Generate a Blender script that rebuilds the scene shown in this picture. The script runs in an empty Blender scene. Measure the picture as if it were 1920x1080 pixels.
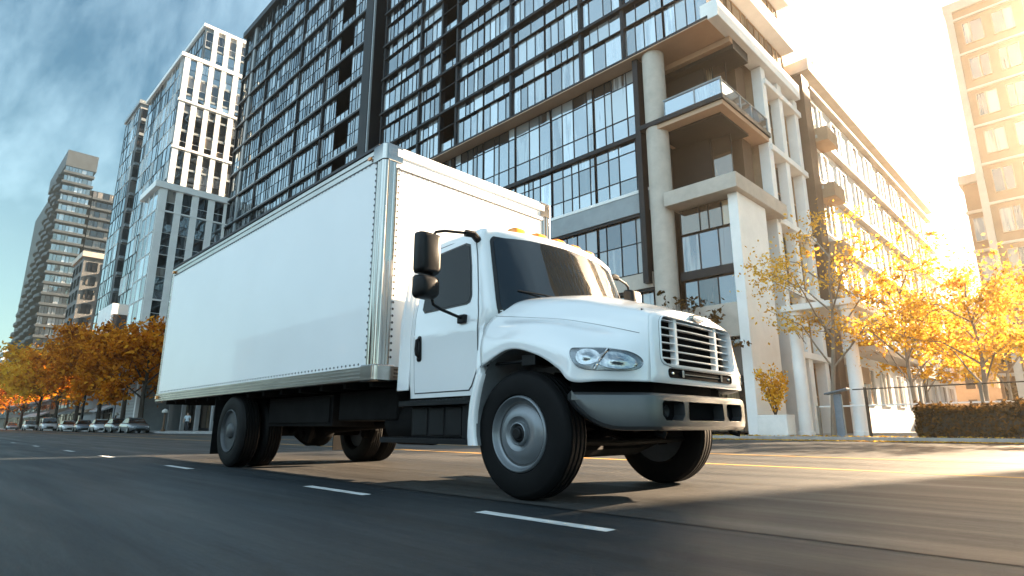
import bpy, bmesh, math, random
from mathutils import Vector, Matrix
random.seed(7)
PI = math.pi
sc = bpy.context.scene
C = sc.collection

# ------------------------------------------------------------------ camera
cam_d = bpy.data.cameras.new('camera'); cam = bpy.data.objects.new('camera', cam_d); C.objects.link(cam)
cam_d.sensor_width = 36.0; cam_d.lens = 36.0*1103/1920
cam_d.clip_start = 0.05; cam_d.clip_end = 4000
cam.location = (0, 0, 0.55)
cam.rotation_euler = (PI/2+math.atan(261/1103), 0, math.radians(45))
sc.camera = cam

# ------------------------------------------------------------------ world, sun, exposure
SUN_AZ, SUN_EL = math.radians(76), math.radians(21.5)      # azimuth from +X towards +Y
w = bpy.data.worlds.new('World'); sc.world = w; w.use_nodes = True
nt = w.node_tree; N = nt.nodes; L = nt.links
for n in list(N): N.remove(n)
out = N.new('ShaderNodeOutputWorld'); bg = N.new('ShaderNodeBackground')
sky = N.new('ShaderNodeTexSky'); sky.sky_type = 'NISHITA'; sky.sun_disc = False
sky.sun_elevation = SUN_EL; sky.sun_rotation = PI/2-SUN_AZ
sky.air_density = 1.6; sky.dust_density = 1.0; sky.ozone_density = 3.0
tc = N.new('ShaderNodeTexCoord'); sep = N.new('ShaderNodeSeparateXYZ')
L.new(tc.outputs['Generated'], sep.inputs[0])
zz = N.new('ShaderNodeMath'); zz.operation = 'MAXIMUM'; zz.inputs[1].default_value = 0.0; L.new(sep.outputs[2], zz.inputs[0])
za = N.new('ShaderNodeMath'); za.operation = 'ADD'; za.inputs[1].default_value = 0.22; L.new(zz.outputs[0], za.inputs[0])
dx = N.new('ShaderNodeMath'); dx.operation = 'DIVIDE'; L.new(sep.outputs[0], dx.inputs[0]); L.new(za.outputs[0], dx.inputs[1])
dy = N.new('ShaderNodeMath'); dy.operation = 'DIVIDE'; L.new(sep.outputs[1], dy.inputs[0]); L.new(za.outputs[0], dy.inputs[1])
cmb = N.new('ShaderNodeCombineXYZ'); L.new(dx.outputs[0], cmb.inputs[0]); L.new(dy.outputs[0], cmb.inputs[1])
mp = N.new('ShaderNodeMapping'); L.new(cmb.outputs[0], mp.inputs[0])
mp.inputs['Rotation'].default_value = (0, 0, math.radians(38)); mp.inputs['Scale'].default_value = (1.1, 3.2, 1); mp.inputs['Location'].default_value = (1.7, 2.35, 0)
nz = N.new('ShaderNodeTexNoise'); L.new(mp.outputs[0], nz.inputs['Vector'])
nz.inputs['Scale'].default_value = 1.1; nz.inputs['Detail'].default_value = 9; nz.inputs['Roughness'].default_value = 0.62; nz.inputs['Distortion'].default_value = 0.25
cr = N.new('ShaderNodeValToRGB'); L.new(nz.outputs[0], cr.inputs[0])
cr.color_ramp.elements[0].position = 0.40; cr.color_ramp.elements[1].position = 0.62
cr.color_ramp.elements[0].color = (0, 0, 0, 1); cr.color_ramp.elements[1].color = (0.85, 0.85, 0.85, 1)
mx = N.new('ShaderNodeMix'); mx.data_type = 'RGBA'; mx.blend_type = 'MIX'
br = N.new('ShaderNodeMix'); br.data_type = 'RGBA'; br.blend_type = 'ADD'; br.inputs[0].default_value = 1
tint = N.new('ShaderNodeMix'); tint.data_type = 'RGBA'; tint.blend_type = 'MULTIPLY'; tint.inputs[0].default_value = 1
L.new(sky.outputs[0], tint.inputs[6]); tint.inputs[7].default_value = (0.225, 0.35, 0.37, 1)
L.new(tint.outputs[2], br.inputs[6]); bh = N.new('ShaderNodeMapRange'); L.new(sep.outputs[1], bh.inputs[0]); bh.inputs[1].default_value = 0.05; bh.inputs[2].default_value = -0.65     # unseen sky behind the viewer brightened, added as fill for the shaded sides
bhc = N.new('ShaderNodeMix'); bhc.data_type = 'RGBA'; L.new(bh.outputs[0], bhc.inputs[0]); bhc.inputs[6].default_value = (1.10, 1.42, 1.52, 1); bhc.inputs[7].default_value = (2.7, 3.5, 3.95, 1); L.new(bhc.outputs[2], br.inputs[7])
bmx = N.new('ShaderNodeMath'); bmx.operation = 'MAXIMUM'; L.new(cr.outputs[0], bmx.inputs[0]); L.new(bh.outputs[0], bmx.inputs[1]); hzn = N.new('ShaderNodeMapRange'); L.new(zz.outputs[0], hzn.inputs[0]); hzn.inputs[1].default_value = .46; hzn.inputs[2].default_value = .10; hzn.inputs[4].default_value = .8
bm2 = N.new('ShaderNodeMath'); bm2.operation = 'MAXIMUM'; L.new(bmx.outputs[0], bm2.inputs[0]); L.new(hzn.outputs[0], bm2.inputs[1]); L.new(bm2.outputs[0], mx.inputs[0])
L.new(tint.outputs[2], mx.inputs[6]); L.new(br.outputs[2], mx.inputs[7])
L.new(mx.outputs[2], bg.inputs[0]); bg.inputs[1].default_value = 0.05
L.new(bg.outputs[0], out.inputs[0])

sl = bpy.data.lights.new('sun', 'SUN'); sl.energy = 5.0; sl.angle = math.radians(0.5); sl.color = (1.0, 0.75, 0.50)
so = bpy.data.objects.new('sun', sl); C.objects.link(so)
sdir = Vector((math.cos(SUN_AZ)*math.cos(SUN_EL), math.sin(SUN_AZ)*math.cos(SUN_EL), math.sin(SUN_EL)))
so.rotation_euler = sdir.to_track_quat('Z', 'Y').to_euler()
so.location = (10, 20, 60)
sc.view_settings.view_transform = 'Standard'; sc.view_settings.look = 'None'
sc.view_settings.exposure = 3.15; sc.view_settings.gamma = 1.0; sc.view_settings.use_curve_mapping = False
sc.cycles.max_bounces = 6; sc.cycles.transparent_max_bounces = 8
sc.cycles.sample_clamp_indirect = 6

# ------------------------------------------------------------------ materials
def nodes(m):
    m.use_nodes = True
    return m.node_tree.nodes, m.node_tree.links, m.node_tree.nodes['Principled BSDF']
def mat(name, col, rough=0.5, metal=0.0, coat=0.0, noise=None, bump=None, spec=0.5, stretch=(1,1,1), trans=0.0, emis=None):
    """procedural principled material; noise=(scale, amount) varies the colour, bump=(scale, strength, distance)"""
    m = bpy.data.materials.new(name); n, l, b = nodes(m)
    b.inputs['Base Color'].default_value = (*col, 1); b.inputs['Roughness'].default_value = rough
    b.inputs['Metallic'].default_value = metal; b.inputs['Coat Weight'].default_value = coat; b.inputs['Coat Roughness'].default_value = 0.04
    b.inputs['Specular IOR Level'].default_value = spec
    t = n.new('ShaderNodeTexCoord'); mpp = n.new('ShaderNodeMapping'); l.new(t.outputs['Object'], mpp.inputs[0]); mpp.inputs['Scale'].default_value = stretch
    if noise:
        x = n.new('ShaderNodeTexNoise'); l.new(mpp.outputs[0], x.inputs['Vector']); x.inputs['Scale'].default_value = noise[0]; x.inputs['Detail'].default_value = 6; x.inputs['Roughness'].default_value = .65
        r = n.new('ShaderNodeMapRange'); l.new(x.outputs[0], r.inputs[0]); r.inputs[1].default_value = .25; r.inputs[2].default_value = .75
        r.inputs[3].default_value = 1-noise[1]; r.inputs[4].default_value = 1+noise[1]*.6
        mm = n.new('ShaderNodeMix'); mm.data_type = 'RGBA'; mm.blend_type = 'MULTIPLY'; mm.inputs[0].default_value = 1
        mm.inputs[6].default_value = (*col, 1); l.new(r.outputs[0], mm.inputs[7]); l.new(mm.outputs[2], b.inputs['Base Color'])
    if bump:
        x = n.new('ShaderNodeTexNoise'); l.new(mpp.outputs[0], x.inputs['Vector']); x.inputs['Scale'].default_value = bump[0]; x.inputs['Detail'].default_value = 4
        bb = n.new('ShaderNodeBump'); l.new(x.outputs[0], bb.inputs['Height']); bb.inputs['Strength'].default_value = bump[1]; bb.inputs['Distance'].default_value = bump[2] if len(bump) > 2 else .02
        l.new(bb.outputs[0], b.inputs['Normal'])
    if trans: b.inputs['Transmission Weight'].default_value = trans
    if emis:
        b.inputs['Emission Color'].default_value = (*emis[:3], 1); b.inputs['Emission Strength'].default_value = emis[3]
    return m

def glass_mat(name, dark, pale, refl, pale_share, rough=0.03, facing=0.35, streak=(3.0, 3.0, 0.25), wob=0.02, refl_min=.22):
    """window glass: each pane has its own random number (attribute rnd) choosing what is seen behind it: dark room or pale blind"""
    m = bpy.data.materials.new(name); m.use_nodes = True; n = m.node_tree.nodes; l = m.node_tree.links
    for q in list(n): n.remove(q)
    o = n.new('ShaderNodeOutputMaterial'); at = n.new('ShaderNodeAttribute'); at.attribute_name = 'rnd'
    wn = n.new('ShaderNodeTexWhiteNoise'); wn.noise_dimensions = '1D'; l.new(at.outputs['Fac'], wn.inputs['W'])
    sp = n.new('ShaderNodeSeparateColor'); l.new(wn.outputs['Color'], sp.inputs[0])
    t = n.new('ShaderNodeTexCoord'); mpp = n.new('ShaderNodeMapping'); l.new(t.outputs['Object'], mpp.inputs[0]); mpp.inputs['Scale'].default_value = streak
    x = n.new('ShaderNodeTexNoise'); l.new(mpp.outputs[0], x.inputs['Vector']); x.inputs['Scale'].default_value = 1; x.inputs['Detail'].default_value = 5
    # curtain where random below share + noise
    add = n.new('ShaderNodeMath'); add.operation = 'ADD'; l.new(sp.outputs[0], add.inputs[0]); l.new(x.outputs[0], add.inputs[1])
    mr = n.new('ShaderNodeMapRange'); l.new(add.outputs[0], mr.inputs[0]); mr.inputs[1].default_value = 1.5-pale_share-.06; mr.inputs[2].default_value = 1.5-pale_share+.10
    mc = n.new('ShaderNodeMix'); mc.data_type = 'RGBA'; l.new(mr.outputs[0], mc.inputs[0]); mc.inputs[6].default_value = (*dark, 1); mc.inputs[7].default_value = (*pale, 1)
    vv = n.new('ShaderNodeMapRange'); l.new(sp.outputs[1], vv.inputs[0]); vv.inputs[3].default_value = .45; vv.inputs[4].default_value = 1.35
    mv = n.new('ShaderNodeMix'); mv.data_type = 'RGBA'; mv.blend_type = 'MULTIPLY'; mv.inputs[0].default_value = 1; l.new(mc.outputs[2], mv.inputs[6]); l.new(vv.outputs[0], mv.inputs[7])
    df = n.new('ShaderNodeBsdfDiffuse'); l.new(mv.outputs[2], df.inputs[0])
    gl = n.new('ShaderNodeBsdfGlossy'); gl.inputs['Roughness'].default_value = rough
    rv = n.new('ShaderNodeMapRange'); l.new(sp.outputs[2], rv.inputs[0]); rv.inputs[3].default_value = .55; rv.inputs[4].default_value = 1.0
    mg = n.new('ShaderNodeMix'); mg.data_type = 'RGBA'; mg.blend_type = 'MULTIPLY'; mg.inputs[0].default_value = 1; mg.inputs[6].default_value = (*refl, 1); l.new(rv.outputs[0], mg.inputs[7]); l.new(mg.outputs[2], gl.inputs[0])
    # every pane sits a touch out of true and is slightly wavy
    g = n.new('ShaderNodeNewGeometry'); x2 = n.new('ShaderNodeTexNoise'); l.new(t.outputs['Object'], x2.inputs['Vector']); x2.inputs['Scale'].default_value = .55; x2.inputs['Detail'].default_value = 2
    av = n.new('ShaderNodeVectorMath'); av.operation = 'ADD'; l.new(wn.outputs['Color'], av.inputs[0]); l.new(x2.outputs['Color'], av.inputs[1])
    sb = n.new('ShaderNodeVectorMath'); sb.operation = 'SUBTRACT'; l.new(av.outputs[0], sb.inputs[0]); sb.inputs[1].default_value = (1, 1, 1)
    sx = n.new('ShaderNodeVectorMath'); sx.operation = 'SCALE'; l.new(sb.outputs[0], sx.inputs[0]); sx.inputs['Scale'].default_value = wob
    an = n.new('ShaderNodeVectorMath'); an.operation = 'ADD'; l.new(g.outputs['Normal'], an.inputs[0]); l.new(sx.outputs[0], an.inputs[1])
    nn = n.new('ShaderNodeVectorMath'); nn.operation = 'NORMALIZE'; l.new(an.outputs[0], nn.inputs[0]); l.new(nn.outputs[0], gl.inputs['Normal'])
    lw = n.new('ShaderNodeLayerWeight'); lw.inputs[0].default_value = facing
    mr2 = n.new('ShaderNodeMapRange'); l.new(lw.outputs['Facing'], mr2.inputs[0]); mr2.inputs[3].default_value = refl_min; mr2.inputs[4].default_value = .95
    ms = n.new('ShaderNodeMixShader'); l.new(mr2.outputs[0], ms.inputs[0]); l.new(df.outputs[0], ms.inputs[1]); l.new(gl.outputs[0], ms.inputs[2]); l.new(ms.outputs[0], o.inputs[0])
    return m

def leaf_mat(name, c0, c1, c2):
    m = bpy.data.materials.new(name); m.use_nodes = True; n = m.node_tree.nodes; l = m.node_tree.links
    for q in list(n): n.remove(q)
    o = n.new('ShaderNodeOutputMaterial'); at = n.new('ShaderNodeAttribute'); at.attribute_name = 'rnd'
    r = n.new('ShaderNodeValToRGB'); l.new(at.outputs['Fac'], r.inputs[0])
    r.color_ramp.elements[0].color = (*c0, 1); r.color_ramp.elements[1].color = (*c2, 1); e = r.color_ramp.elements.new(.5); e.color = (*c1, 1)
    d = n.new('ShaderNodeBsdfDiffuse'); tr = n.new('ShaderNodeBsdfTranslucent'); l.new(r.outputs[0], d.inputs[0]); l.new(r.outputs[0], tr.inputs[0])
    ms = n.new('ShaderNodeMixShader'); ms.inputs[0].default_value = .5; l.new(d.outputs[0], ms.inputs[1]); l.new(tr.outputs[0], ms.inputs[2]); l.new(ms.outputs[0], o.inputs[0])
    return m

M = {}
M['paint'] = mat('white_paint', (.80, .81, .82), .28, coat=1.0, noise=(1.3, .03), bump=(2.2, .03, .03))
M['panel'] = mat('white_panel', (.80, .81, .82), .33, coat=.35, noise=(.7, .05), bump=(.9, .10, .05))
M['seam'] = mat('dark_seam', (.05, .05, .055), .7)
M['alu'] = mat('polished_aluminium', (.44, .42, .39), .14, metal=1, noise=(7, .12), bump=(5, .12, .02), stretch=(1, 1, .25))
M['rail'] = mat('brushed_aluminium', (.46, .435, .405), .26, metal=1, noise=(5, .25), bump=(4, .10, .02), stretch=(.3, 1, 2))
M['rivet'] = mat('rivet_steel', (.07, .07, .075), .45, metal=.6)
M['black'] = mat('black_plastic', (.010, .010, .011), .42, spec=.18, noise=(9, .3), bump=(60, .08, .002))
M['chassis'] = mat('chassis_black', (.010, .0095, .0095), .7, spec=.04, noise=(6, .5), bump=(14, .2, .01))
M['rubber'] = mat('tyre_rubber', (.0055, .0055, .006), .62, spec=.12, noise=(8, .35), bump=(30, .15, .003))
M['seal'] = mat('rubber_seal', (.008, .008, .009), .45)
M['bumper'] = mat('grey_bumper', (.105, .108, .112), .33, metal=.65, noise=(5, .08), bump=(90, .05, .001))
M['wheel'] = mat('grey_wheel_steel', (.19, .205, .22), .34, metal=.5, noise=(3, .2))
M['darkwheel'] = mat('dark_wheel_steel', (.06, .065, .07), .5, metal=.4, noise=(4, .3))
M['liner'] = mat('wheel_arch_liner', (.16, .17, .18), .6, noise=(4, .25))
M['chrome'] = mat('chrome', (.85, .85, .86), .08, metal=1)
M['orange'] = mat('orange_lens', (.85, .28, .02), .2, coat=.6, noise=(20, .1))
M['reflector'] = mat('headlight_reflector', (.42, .45, .47), .16, metal=1, bump=(25, .25, .02))
M['lampdark'] = mat('headlight_bezel', (.20, .22, .24), .22, metal=.6)
M['lens'] = mat('headlight_lens', (1, 1, 1), .03, trans=1.0)
M['cabglass'] = mat('tinted_glass', (.006, .007, .008), .03, coat=.7, spec=.6, noise=(2, .3), bump=(1.1, .05, .03))
M['sideglass'] = mat('dark_side_glass', (.010, .008, .007), .06, spec=.22, noise=(3, .5), bump=(1.4, .08, .03))
M['mirror'] = mat('mirror_glass', (.8, .8, .8), .03, metal=1)
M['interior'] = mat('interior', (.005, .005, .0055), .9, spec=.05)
def smooth_lens():
    m = M['lens']; n, l, b = nodes(m); b.inputs['IOR'].default_value = 1.15
smooth_lens()

# ------------------------------------------------------------------ mesh helpers
class MB:
    def __init__(s): s.v = []; s.f = []; s.m = []; s.a = []
    def quad(s, pts, m=0, a=0.0):
        i = len(s.v); s.v += [tuple(p) for p in pts]; s.f.append(tuple(range(i, i+len(pts)))); s.m.append(m); s.a.append(a); return s
    def box(s, x0, x1, y0, y1, z0, z1, m=0, a=0.0):
        i = len(s.v)
        s.v += [(x0,y0,z0),(x1,y0,z0),(x1,y1,z0),(x0,y1,z0),(x0,y0,z1),(x1,y0,z1),(x1,y1,z1),(x0,y1,z1)]
        for q in ((0,3,2,1),(4,5,6,7),(0,1,5,4),(1,2,6,5),(2,3,7,6),(3,0,4,7)):
            s.f.append(tuple(i+k for k in q)); s.m.append(m); s.a.append(a)
        return s
    def loft(s, rings, closed=True, m=0, cap=False, a=0.0):
        i = len(s.v); n = len(rings[0])
        for r in rings: s.v += [tuple(p) for p in r]
        for k in range(len(rings)-1):
            for j in range(n if closed else n-1):
                j2 = (j+1) % n
                s.f.append((i+k*n+j, i+k*n+j2, i+(k+1)*n+j2, i+(k+1)*n+j)); s.m.append(m); s.a.append(a)
        if cap:
            s.f.append(tuple(i+j for j in reversed(range(n)))); s.m.append(m); s.a.append(a)
            k = len(rings)-1; s.f.append(tuple(i+k*n+j for j in range(n))); s.m.append(m); s.a.append(a)
        return s
    def lathe(s, prof, c, axis='y', seg=48, m=0, closed=False):
        """prof = [(t along axis, radius)]"""
        rings = []
        for t, r in prof:
            ring = []
            for k in range(seg):
                a = 2*PI*k/seg
                if axis == 'y': ring.append((c[0]+r*math.cos(a), c[1]+t, c[2]+r*math.sin(a)))
                elif axis == 'x': ring.append((c[0]+t, c[1]+r*math.cos(a), c[2]+r*math.sin(a)))
                else: ring.append((c[0]+r*math.cos(a), c[1]+r*math.sin(a), c[2]+t))
            rings.append(ring)
        return s.loft(rings, True, m, cap=not closed)
    def tube(s, path, r, seg=8, m=0, r2=None):
        P = [Vector(p) for p in path]; rings = []; n = len(P)
        up = None
        for k in range(n):
            t = (P[min(k+1, n-1)]-P[max(k-1, 0)]).normalized()
            if up is None: up = Vector((0,0,1)) if abs(t.z) < .9 else Vector((1,0,0))
            u = t.cross(up).normalized(); v = u.cross(t); up = v
            rr = r if r2 is None else r+(r2-r)*k/(n-1)
            if isinstance(r, (list, tuple)): rr = r[k]
            rings.append([P[k]+u*rr*math.cos(2*PI*j/seg)+v*rr*math.sin(2*PI*j/seg) for j in range(seg)])
        return s.loft(rings, True, m, cap=True)
    def prism(s, poly, axis, t0, t1, m=0):
        """poly in the plane perpendicular to axis: y -> (x,z), x -> (y,z), z -> (x,y)"""
        def p3(p, t): return (p[0], t, p[1]) if axis == 'y' else (t, p[0], p[1]) if axis == 'x' else (p[0], p[1], t)
        return s.loft([[p3(p, t0) for p in poly], [p3(p, t1) for p in poly]], True, m, cap=True)
    def dome(s, c, r, axis, h=.5, seg=6, m=0):
        ax = {'x': (Vector((1,0,0)), Vector((0,1,0)), Vector((0,0,1))), 'y': (Vector((0,-1,0)), Vector((1,0,0)), Vector((0,0,1)))}[axis]
        c = Vector(c); r1 = [c+(ax[1]*math.cos(2*PI*k/seg)+ax[2]*math.sin(2*PI*k/seg))*r for k in range(seg)]
        r2 = [c+ax[0]*r*h*.8+(ax[1]*math.cos(2*PI*k/seg)+ax[2]*math.sin(2*PI*k/seg))*r*.65 for k in range(seg)]
        return s.loft([r1, r2], True, m, cap=True)
    def build(s, name, mats, parent=None, smooth=False, bevel=0.0, subsurf=0, off=(0,0,0), angle=35, fixn=True):
        me = bpy.data.meshes.new(name)
        me.from_pydata([(p[0]-off[0], p[1]-off[1], p[2]-off[2]) for p in s.v], [], s.f)
        if not isinstance(mats, (list, tuple)): mats = [mats]
        for q in mats: me.materials.append(q)
        me.polygons.foreach_set('material_index', s.m)
        at = me.attributes.new('rnd', 'FLOAT', 'FACE'); at.data.foreach_set('value', s.a)
        if fixn:
            b = bmesh.new(); b.from_mesh(me); bmesh.ops.recalc_face_normals(b, faces=b.faces); b.to_mesh(me); b.free()
        me.update()
        if smooth:
            me.polygons.foreach_set('use_smooth', [True]*len(me.polygons))
            try: me.set_sharp_from_angle(angle=math.radians(angle))
            except Exception: pass
        o = bpy.data.objects.new(name, me); C.objects.link(o)
        if parent: o.parent = parent
        if bevel:
            q = o.modifiers.new('bevel', 'BEVEL'); q.width = bevel; q.segments = 2; q.limit_method = 'ANGLE'; q.harden_normals = False
        if subsurf:
            q = o.modifiers.new('subsurf', 'SUBSURF'); q.levels = subsurf; q.render_levels = subsurf
        return o

def empty(name, loc, rz=0.0):
    o = bpy.data.objects.new(name, None); C.objects.link(o); o.location = loc; o.rotation_euler.z = rz; o.empty_display_size = .2
    return o
def tag(o, label=None, cat=None, group=None, kind=None):
    if label: o['label'] = label
    if cat: o['category'] = cat
    if group: o['group'] = group
    if kind: o['kind'] = kind
    return o
def kids(o): return [c for c in bpy.data.objects if c.parent == o]
def copy_tree(o, parent=None):
    c = o.copy(); C.objects.link(c); c.parent = parent
    for ch in kids(o): copy_tree(ch, c)
    return c
def cut(o, boxes):
    """cut boxes out of a closed mesh, leaving one plain mesh"""
    cut_me = bpy.data.meshes.new('cutter'); mb = MB()
    for b in boxes: (mb.loft(b, True, 0, True) if isinstance(b[0], list) else mb.box(*b))
    cutter = mb.build('cutter', [o.data.materials[0]], o.parent)
    q = o.modifiers.new('cut', 'BOOLEAN'); q.operation = 'DIFFERENCE'; q.object = cutter; q.solver = 'EXACT'
    dg = bpy.context.evaluated_depsgraph_get(); me = bpy.data.meshes.new_from_object(o.evaluated_get(dg))
    o.modifiers.clear(); o.data = me
    bpy.data.objects.remove(cutter)
def rrect(x0, x1, y0, y1, r, n=5):
    pts = []
    for cx, cy, a0 in ((x1-r, y1-r, 0), (x0+r, y1-r, PI/2), (x0+r, y0+r, PI), (x1-r, y0+r, 1.5*PI)):
        for k in range(n+1):
            a = a0+PI/2*k/n; pts.append((cx+r*math.cos(a), cy+r*math.sin(a)))
    return pts
def patch(surf, loop, off, center, rings=8, m=0, mb=None, depth=0.0):
    """a curved pane lying on surf(u,v) -> (point, normal); loop = outline in (u,v)"""
    mb = mb or MB(); R = []
    def at(u, v, o):
        p, nrm = surf(u, v); return p+nrm*o
    if depth: R.append([at(u, v, off-depth) for u, v in loop])
    for k in range(rings):
        f = 1-k/rings
        R.append([at(center[0]+(u-center[0])*f, center[1]+(v-center[1])*f, off) for u, v in loop])
    i = len(mb.v); mb.loft(R, True, m)
    n = len(loop); mb.f.append(tuple(i+(len(R)-1)*n+j for j in range(n))); mb.m.append(m); mb.a.append(0)
    return mb
def catmull(P, t):
    """P list of Vectors, t in [0, len-1]"""
    n = len(P); k = min(int(t), n-2); f = t-k
    p1, p2 = P[k], P[k+1]; p0 = P[k-1] if k > 0 else p1*2-p2; p3 = P[k+2] if k+2 < n else p2*2-p1
    return .5*((2*p1)+(p2-p0)*f+(2*p0-5*p1+4*p2-p3)*f*f+(3*p1-p0-3*p2+p3)*f**3)
# ------------------------------------------------------------------ the box truck (authored in world metres, stored relative to its base)
YC = 4.56; TO = (-7.0, YC, 0.0)
truck = empty('box_truck', TO)
tag(truck, 'white box truck with long cargo box driving on the near lane of the avenue', 'truck')
def Y(d): return YC-d
def TB(mb, name, m, parent=truck, **k): return mb.build(name, m, parent, off=TO, **k)

# cargo box -------------------------------------------------------
BX0, BX1, BW, BZ0, BZ1 = -12.64, -5.15, 1.36, 1.00, 3.59
b = MB()
y0, y1 = Y(BW)+.012, Y(-BW)-.012
b.box(BX0+.03, BX1-.012, y0, y1, 1.08, 3.52)
body = TB(b, 'cargo_box', M['panel'])
rf = MB(); rf.loft([[(x, Y(BW)+.02, 3.52), (x, Y(BW)+.03, 3.565), (x, Y(.7), 3.60), (x, Y(0), 3.61), (x, Y(-.7), 3.60), (x, Y(-BW)-.03, 3.565), (x, Y(-BW)-.02, 3.52)] for x in (BX0+.05, BX1-.05)], False, 0)
TB(rf, 'roof_sheet', M['rail'], body, fixn=True)
# vertical seams between the side panels
sm = MB()
for k in range(1, 6):
    x = BX0+k*(BX1-BX0)/6
# corner posts, each a rounded aluminium extrusion
def corner_post(x, d, fx, fd, z0, z1, m):
    """fx, fd: outward signs in x and d"""
    prof = [(-.155, .004), (-.15, .010), (-.125, .011), (-.12, .020), (-.105, .021), (-.10, .014), (-.075, .014), (-.07, .020)]
    pts = [(p[0], p[1]) for p in prof]
    for k in range(9):
        a = PI/2-PI/2*k/8; rr_ = .06+(.004 if k % 2 else -.001); pts.append((-.062+rr_*math.cos(a)+.018, -.062+rr_*math.sin(a)+.022))
    pts += [(.018, -.075), (.012, -.08), (.012, -.105), (.018, -.11), (.018, -.13), (.008, -.135), (.006, -.16), (-.02, -.165), (-.15, -.03)]
    mb = MB(); rings = []
    for z in (z0, z1): rings.append([(x+fx*u, Y(d+fd*v), z) for u, v in pts])
    return mb.loft(rings, True, 0, True)
for fx, fd, xx in ((1, 1, BX1-.012), (1, -1, BX1-.012)):
    TB(corner_post(xx, fd*(BW-.012), fx, fd, 1.165, 3.40, 'alu'), 'corner_post', M['alu'], body, smooth=True, angle=50)
    # cast cap on top of each post
    cp = MB(); R = []
    for z, s in ((3.40, .9), (3.405, 1.1), (3.58, 1.1), (3.60, .5)):
        ring = []
        for k in range(13):
            a = PI/2*k/12; o_ = .026*s; r_ = .055; ring.append((xx+o_-r_+r_*math.sin(a), Y(fd*(BW-.012+o_-r_+r_*math.cos(a))), z))
        ring = [(xx-.20, Y(fd*(BW-.012+o_)), z)]+ring+[(xx+o_, Y(fd*(BW-.22)), z), (xx-.16, Y(fd*(BW-.20)), z)]
        R.append(ring)
    cp.loft(R, True, 0, True); TB(cp, 'corner_cap', M['alu'], body, smooth=True, angle=40)
    cp = MB(); R = []
    for z, s in ((1.00, .6), (1.015, 1.2), (1.155, 1.2), (1.17, .7)):
        ring = []
        for k in range(13):
            a = PI/2*k/12; o_ = .026*s; r_ = .06; ring.append((xx+o_-r_+r_*math.sin(a), Y(fd*(BW-.012+o_-r_+r_*math.cos(a))), z))
        ring = [(xx-.22, Y(fd*(BW-.012+o_)), z)]+ring+[(xx+o_, Y(fd*(BW-.22)), z), (xx-.16, Y(fd*(BW-.20)), z)]
        R.append(ring)
    cp.loft(R, True, 0, True); TB(cp, 'corner_cap', M['rail'], body, smooth=True, angle=40)
for fd in (1, -1):
    rp = MB(); rp.box(BX0, BX0+.07, min(Y(fd*BW), Y(fd*(BW-.12))), max(Y(fd*BW), Y(fd*(BW-.12))), 1.0, 3.56); TB(rp, 'rear_post', M['rail'], body, bevel=.012)
# ridged lower rail and top rail, both sides, plus the front header and sill
def ridged(path, z0, z1, out, n=4):
    prof = []
    h = (z1-z0)/n
    for k in range(n):
        zA = z0+k*h; prof += [(out*.45, zA), (out, zA+h*.25), (out, zA+h*.75), (out*.45, zA+h*.92)]
    prof = [(-.02, z0)]+prof+[(-.02, z1)]
    return prof
for fd in (1, -1):
    mb = MB(); pr = ridged(None, 1.01, 1.160, .022); mb.loft([[(x, Y(fd*(BW-.012+o)), z) for o, z in pr] for x in (BX0+.01, BX1-.17)], False); TB(mb, 'bottom_rail', M['rail'], body)
    mb = MB(); mb.loft([[(x, Y(fd*(BW-.012+o)), z) for o, z in ((-.02, 3.43), (.006, 3.435), (.008, 3.50), (.02, 3.505), (.022, 3.55), (.0, 3.585), (-.06, 3.60))] for x in (BX0+.01, BX1-.20)], False); TB(mb, 'top_rail', M['rail'], body, smooth=True, angle=30)
mb = MB(); pr = ridged(None, 1.01, 1.160, .02); mb.loft([[(BX1-.012+o, Y(d), z) for o, z in pr] for d in (BW-.16, -BW+.16)], False); TB(mb, 'front_sill', M['rail'], body)
mb = MB(); mb.loft([[(BX1-.012+o, Y(d), z) for o, z in ((0, 3.335), (.012, 3.34), (.012, 3.46), (.03, 3.47), (.03, 3.555), (.0, 3.595), (-.08, 3.605))] for d in (BW-.15, -BW+.15)], False); TB(mb, 'front_header', M['panel'], body, smooth=True, angle=30)
for fd in (1, -1): mb = MB(); mb.box(BX0+.02, BX1-.12, min(Y(fd*(BW+.014)), Y(fd*(BW-.05))), max(Y(fd*(BW+.014)), Y(fd*(BW-.05))), 3.572, 3.606); TB(mb, 'roof_edge', M['seam'], body)
# rivets and dark gap strips along the joints
rv = MB(); nn = 0
x = BX0+.2
while x < BX1-.25:
    for fd in (1,):
        rv.dome((x, Y(BW)+.010, 1.185), .013, 'y'); rv.dome((x, Y(BW)+.006, 3.415), .011, 'y')
    x += .085
z = 1.25
while z < 3.36:
    rv.dome((BX1-.185, Y(BW)+.008, z), .013, 'y')
    rv.dome((BX1+.002, Y(BW-.185), z), .015, 'x'); z += .072
d = BW-.22
while d > -BW+.2:
    rv.dome((BX1-.006, Y(d), 3.318), .011, 'x'); d -= .075
TB(rv, 'rivets', M['rivet'], body)['kind'] = 'stuff'
g = MB(); g.box(BX1-.012, BX1-.007, Y(BW-.2), Y(-BW+.2), 3.325, 3.333); g.box(BX1-.011, BX1-.006, Y(BW-.172), Y(BW-.167), 1.2, 3.38)
g.box(BX0+.1, BX1-.2, Y(BW)+.006, Y(BW)+.012, 3.424, 3.430); g.box(BX1-.172, BX1-.168, Y(BW)+.006, Y(BW)+.012, 1.18, 3.42)
TB(g, 'joint_gap', M['seam'], body)
mk = MB()
mk.loft([[(xx, Y(BW+.010+o), 3.475+zz) for xx, zz in rrect(-5.46, -5.40, -.018, .018, .01, 2)] for o in (0, .022)], True, 0, True); TB(mk, 'marker_lamp', M['orange'], body)
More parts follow.
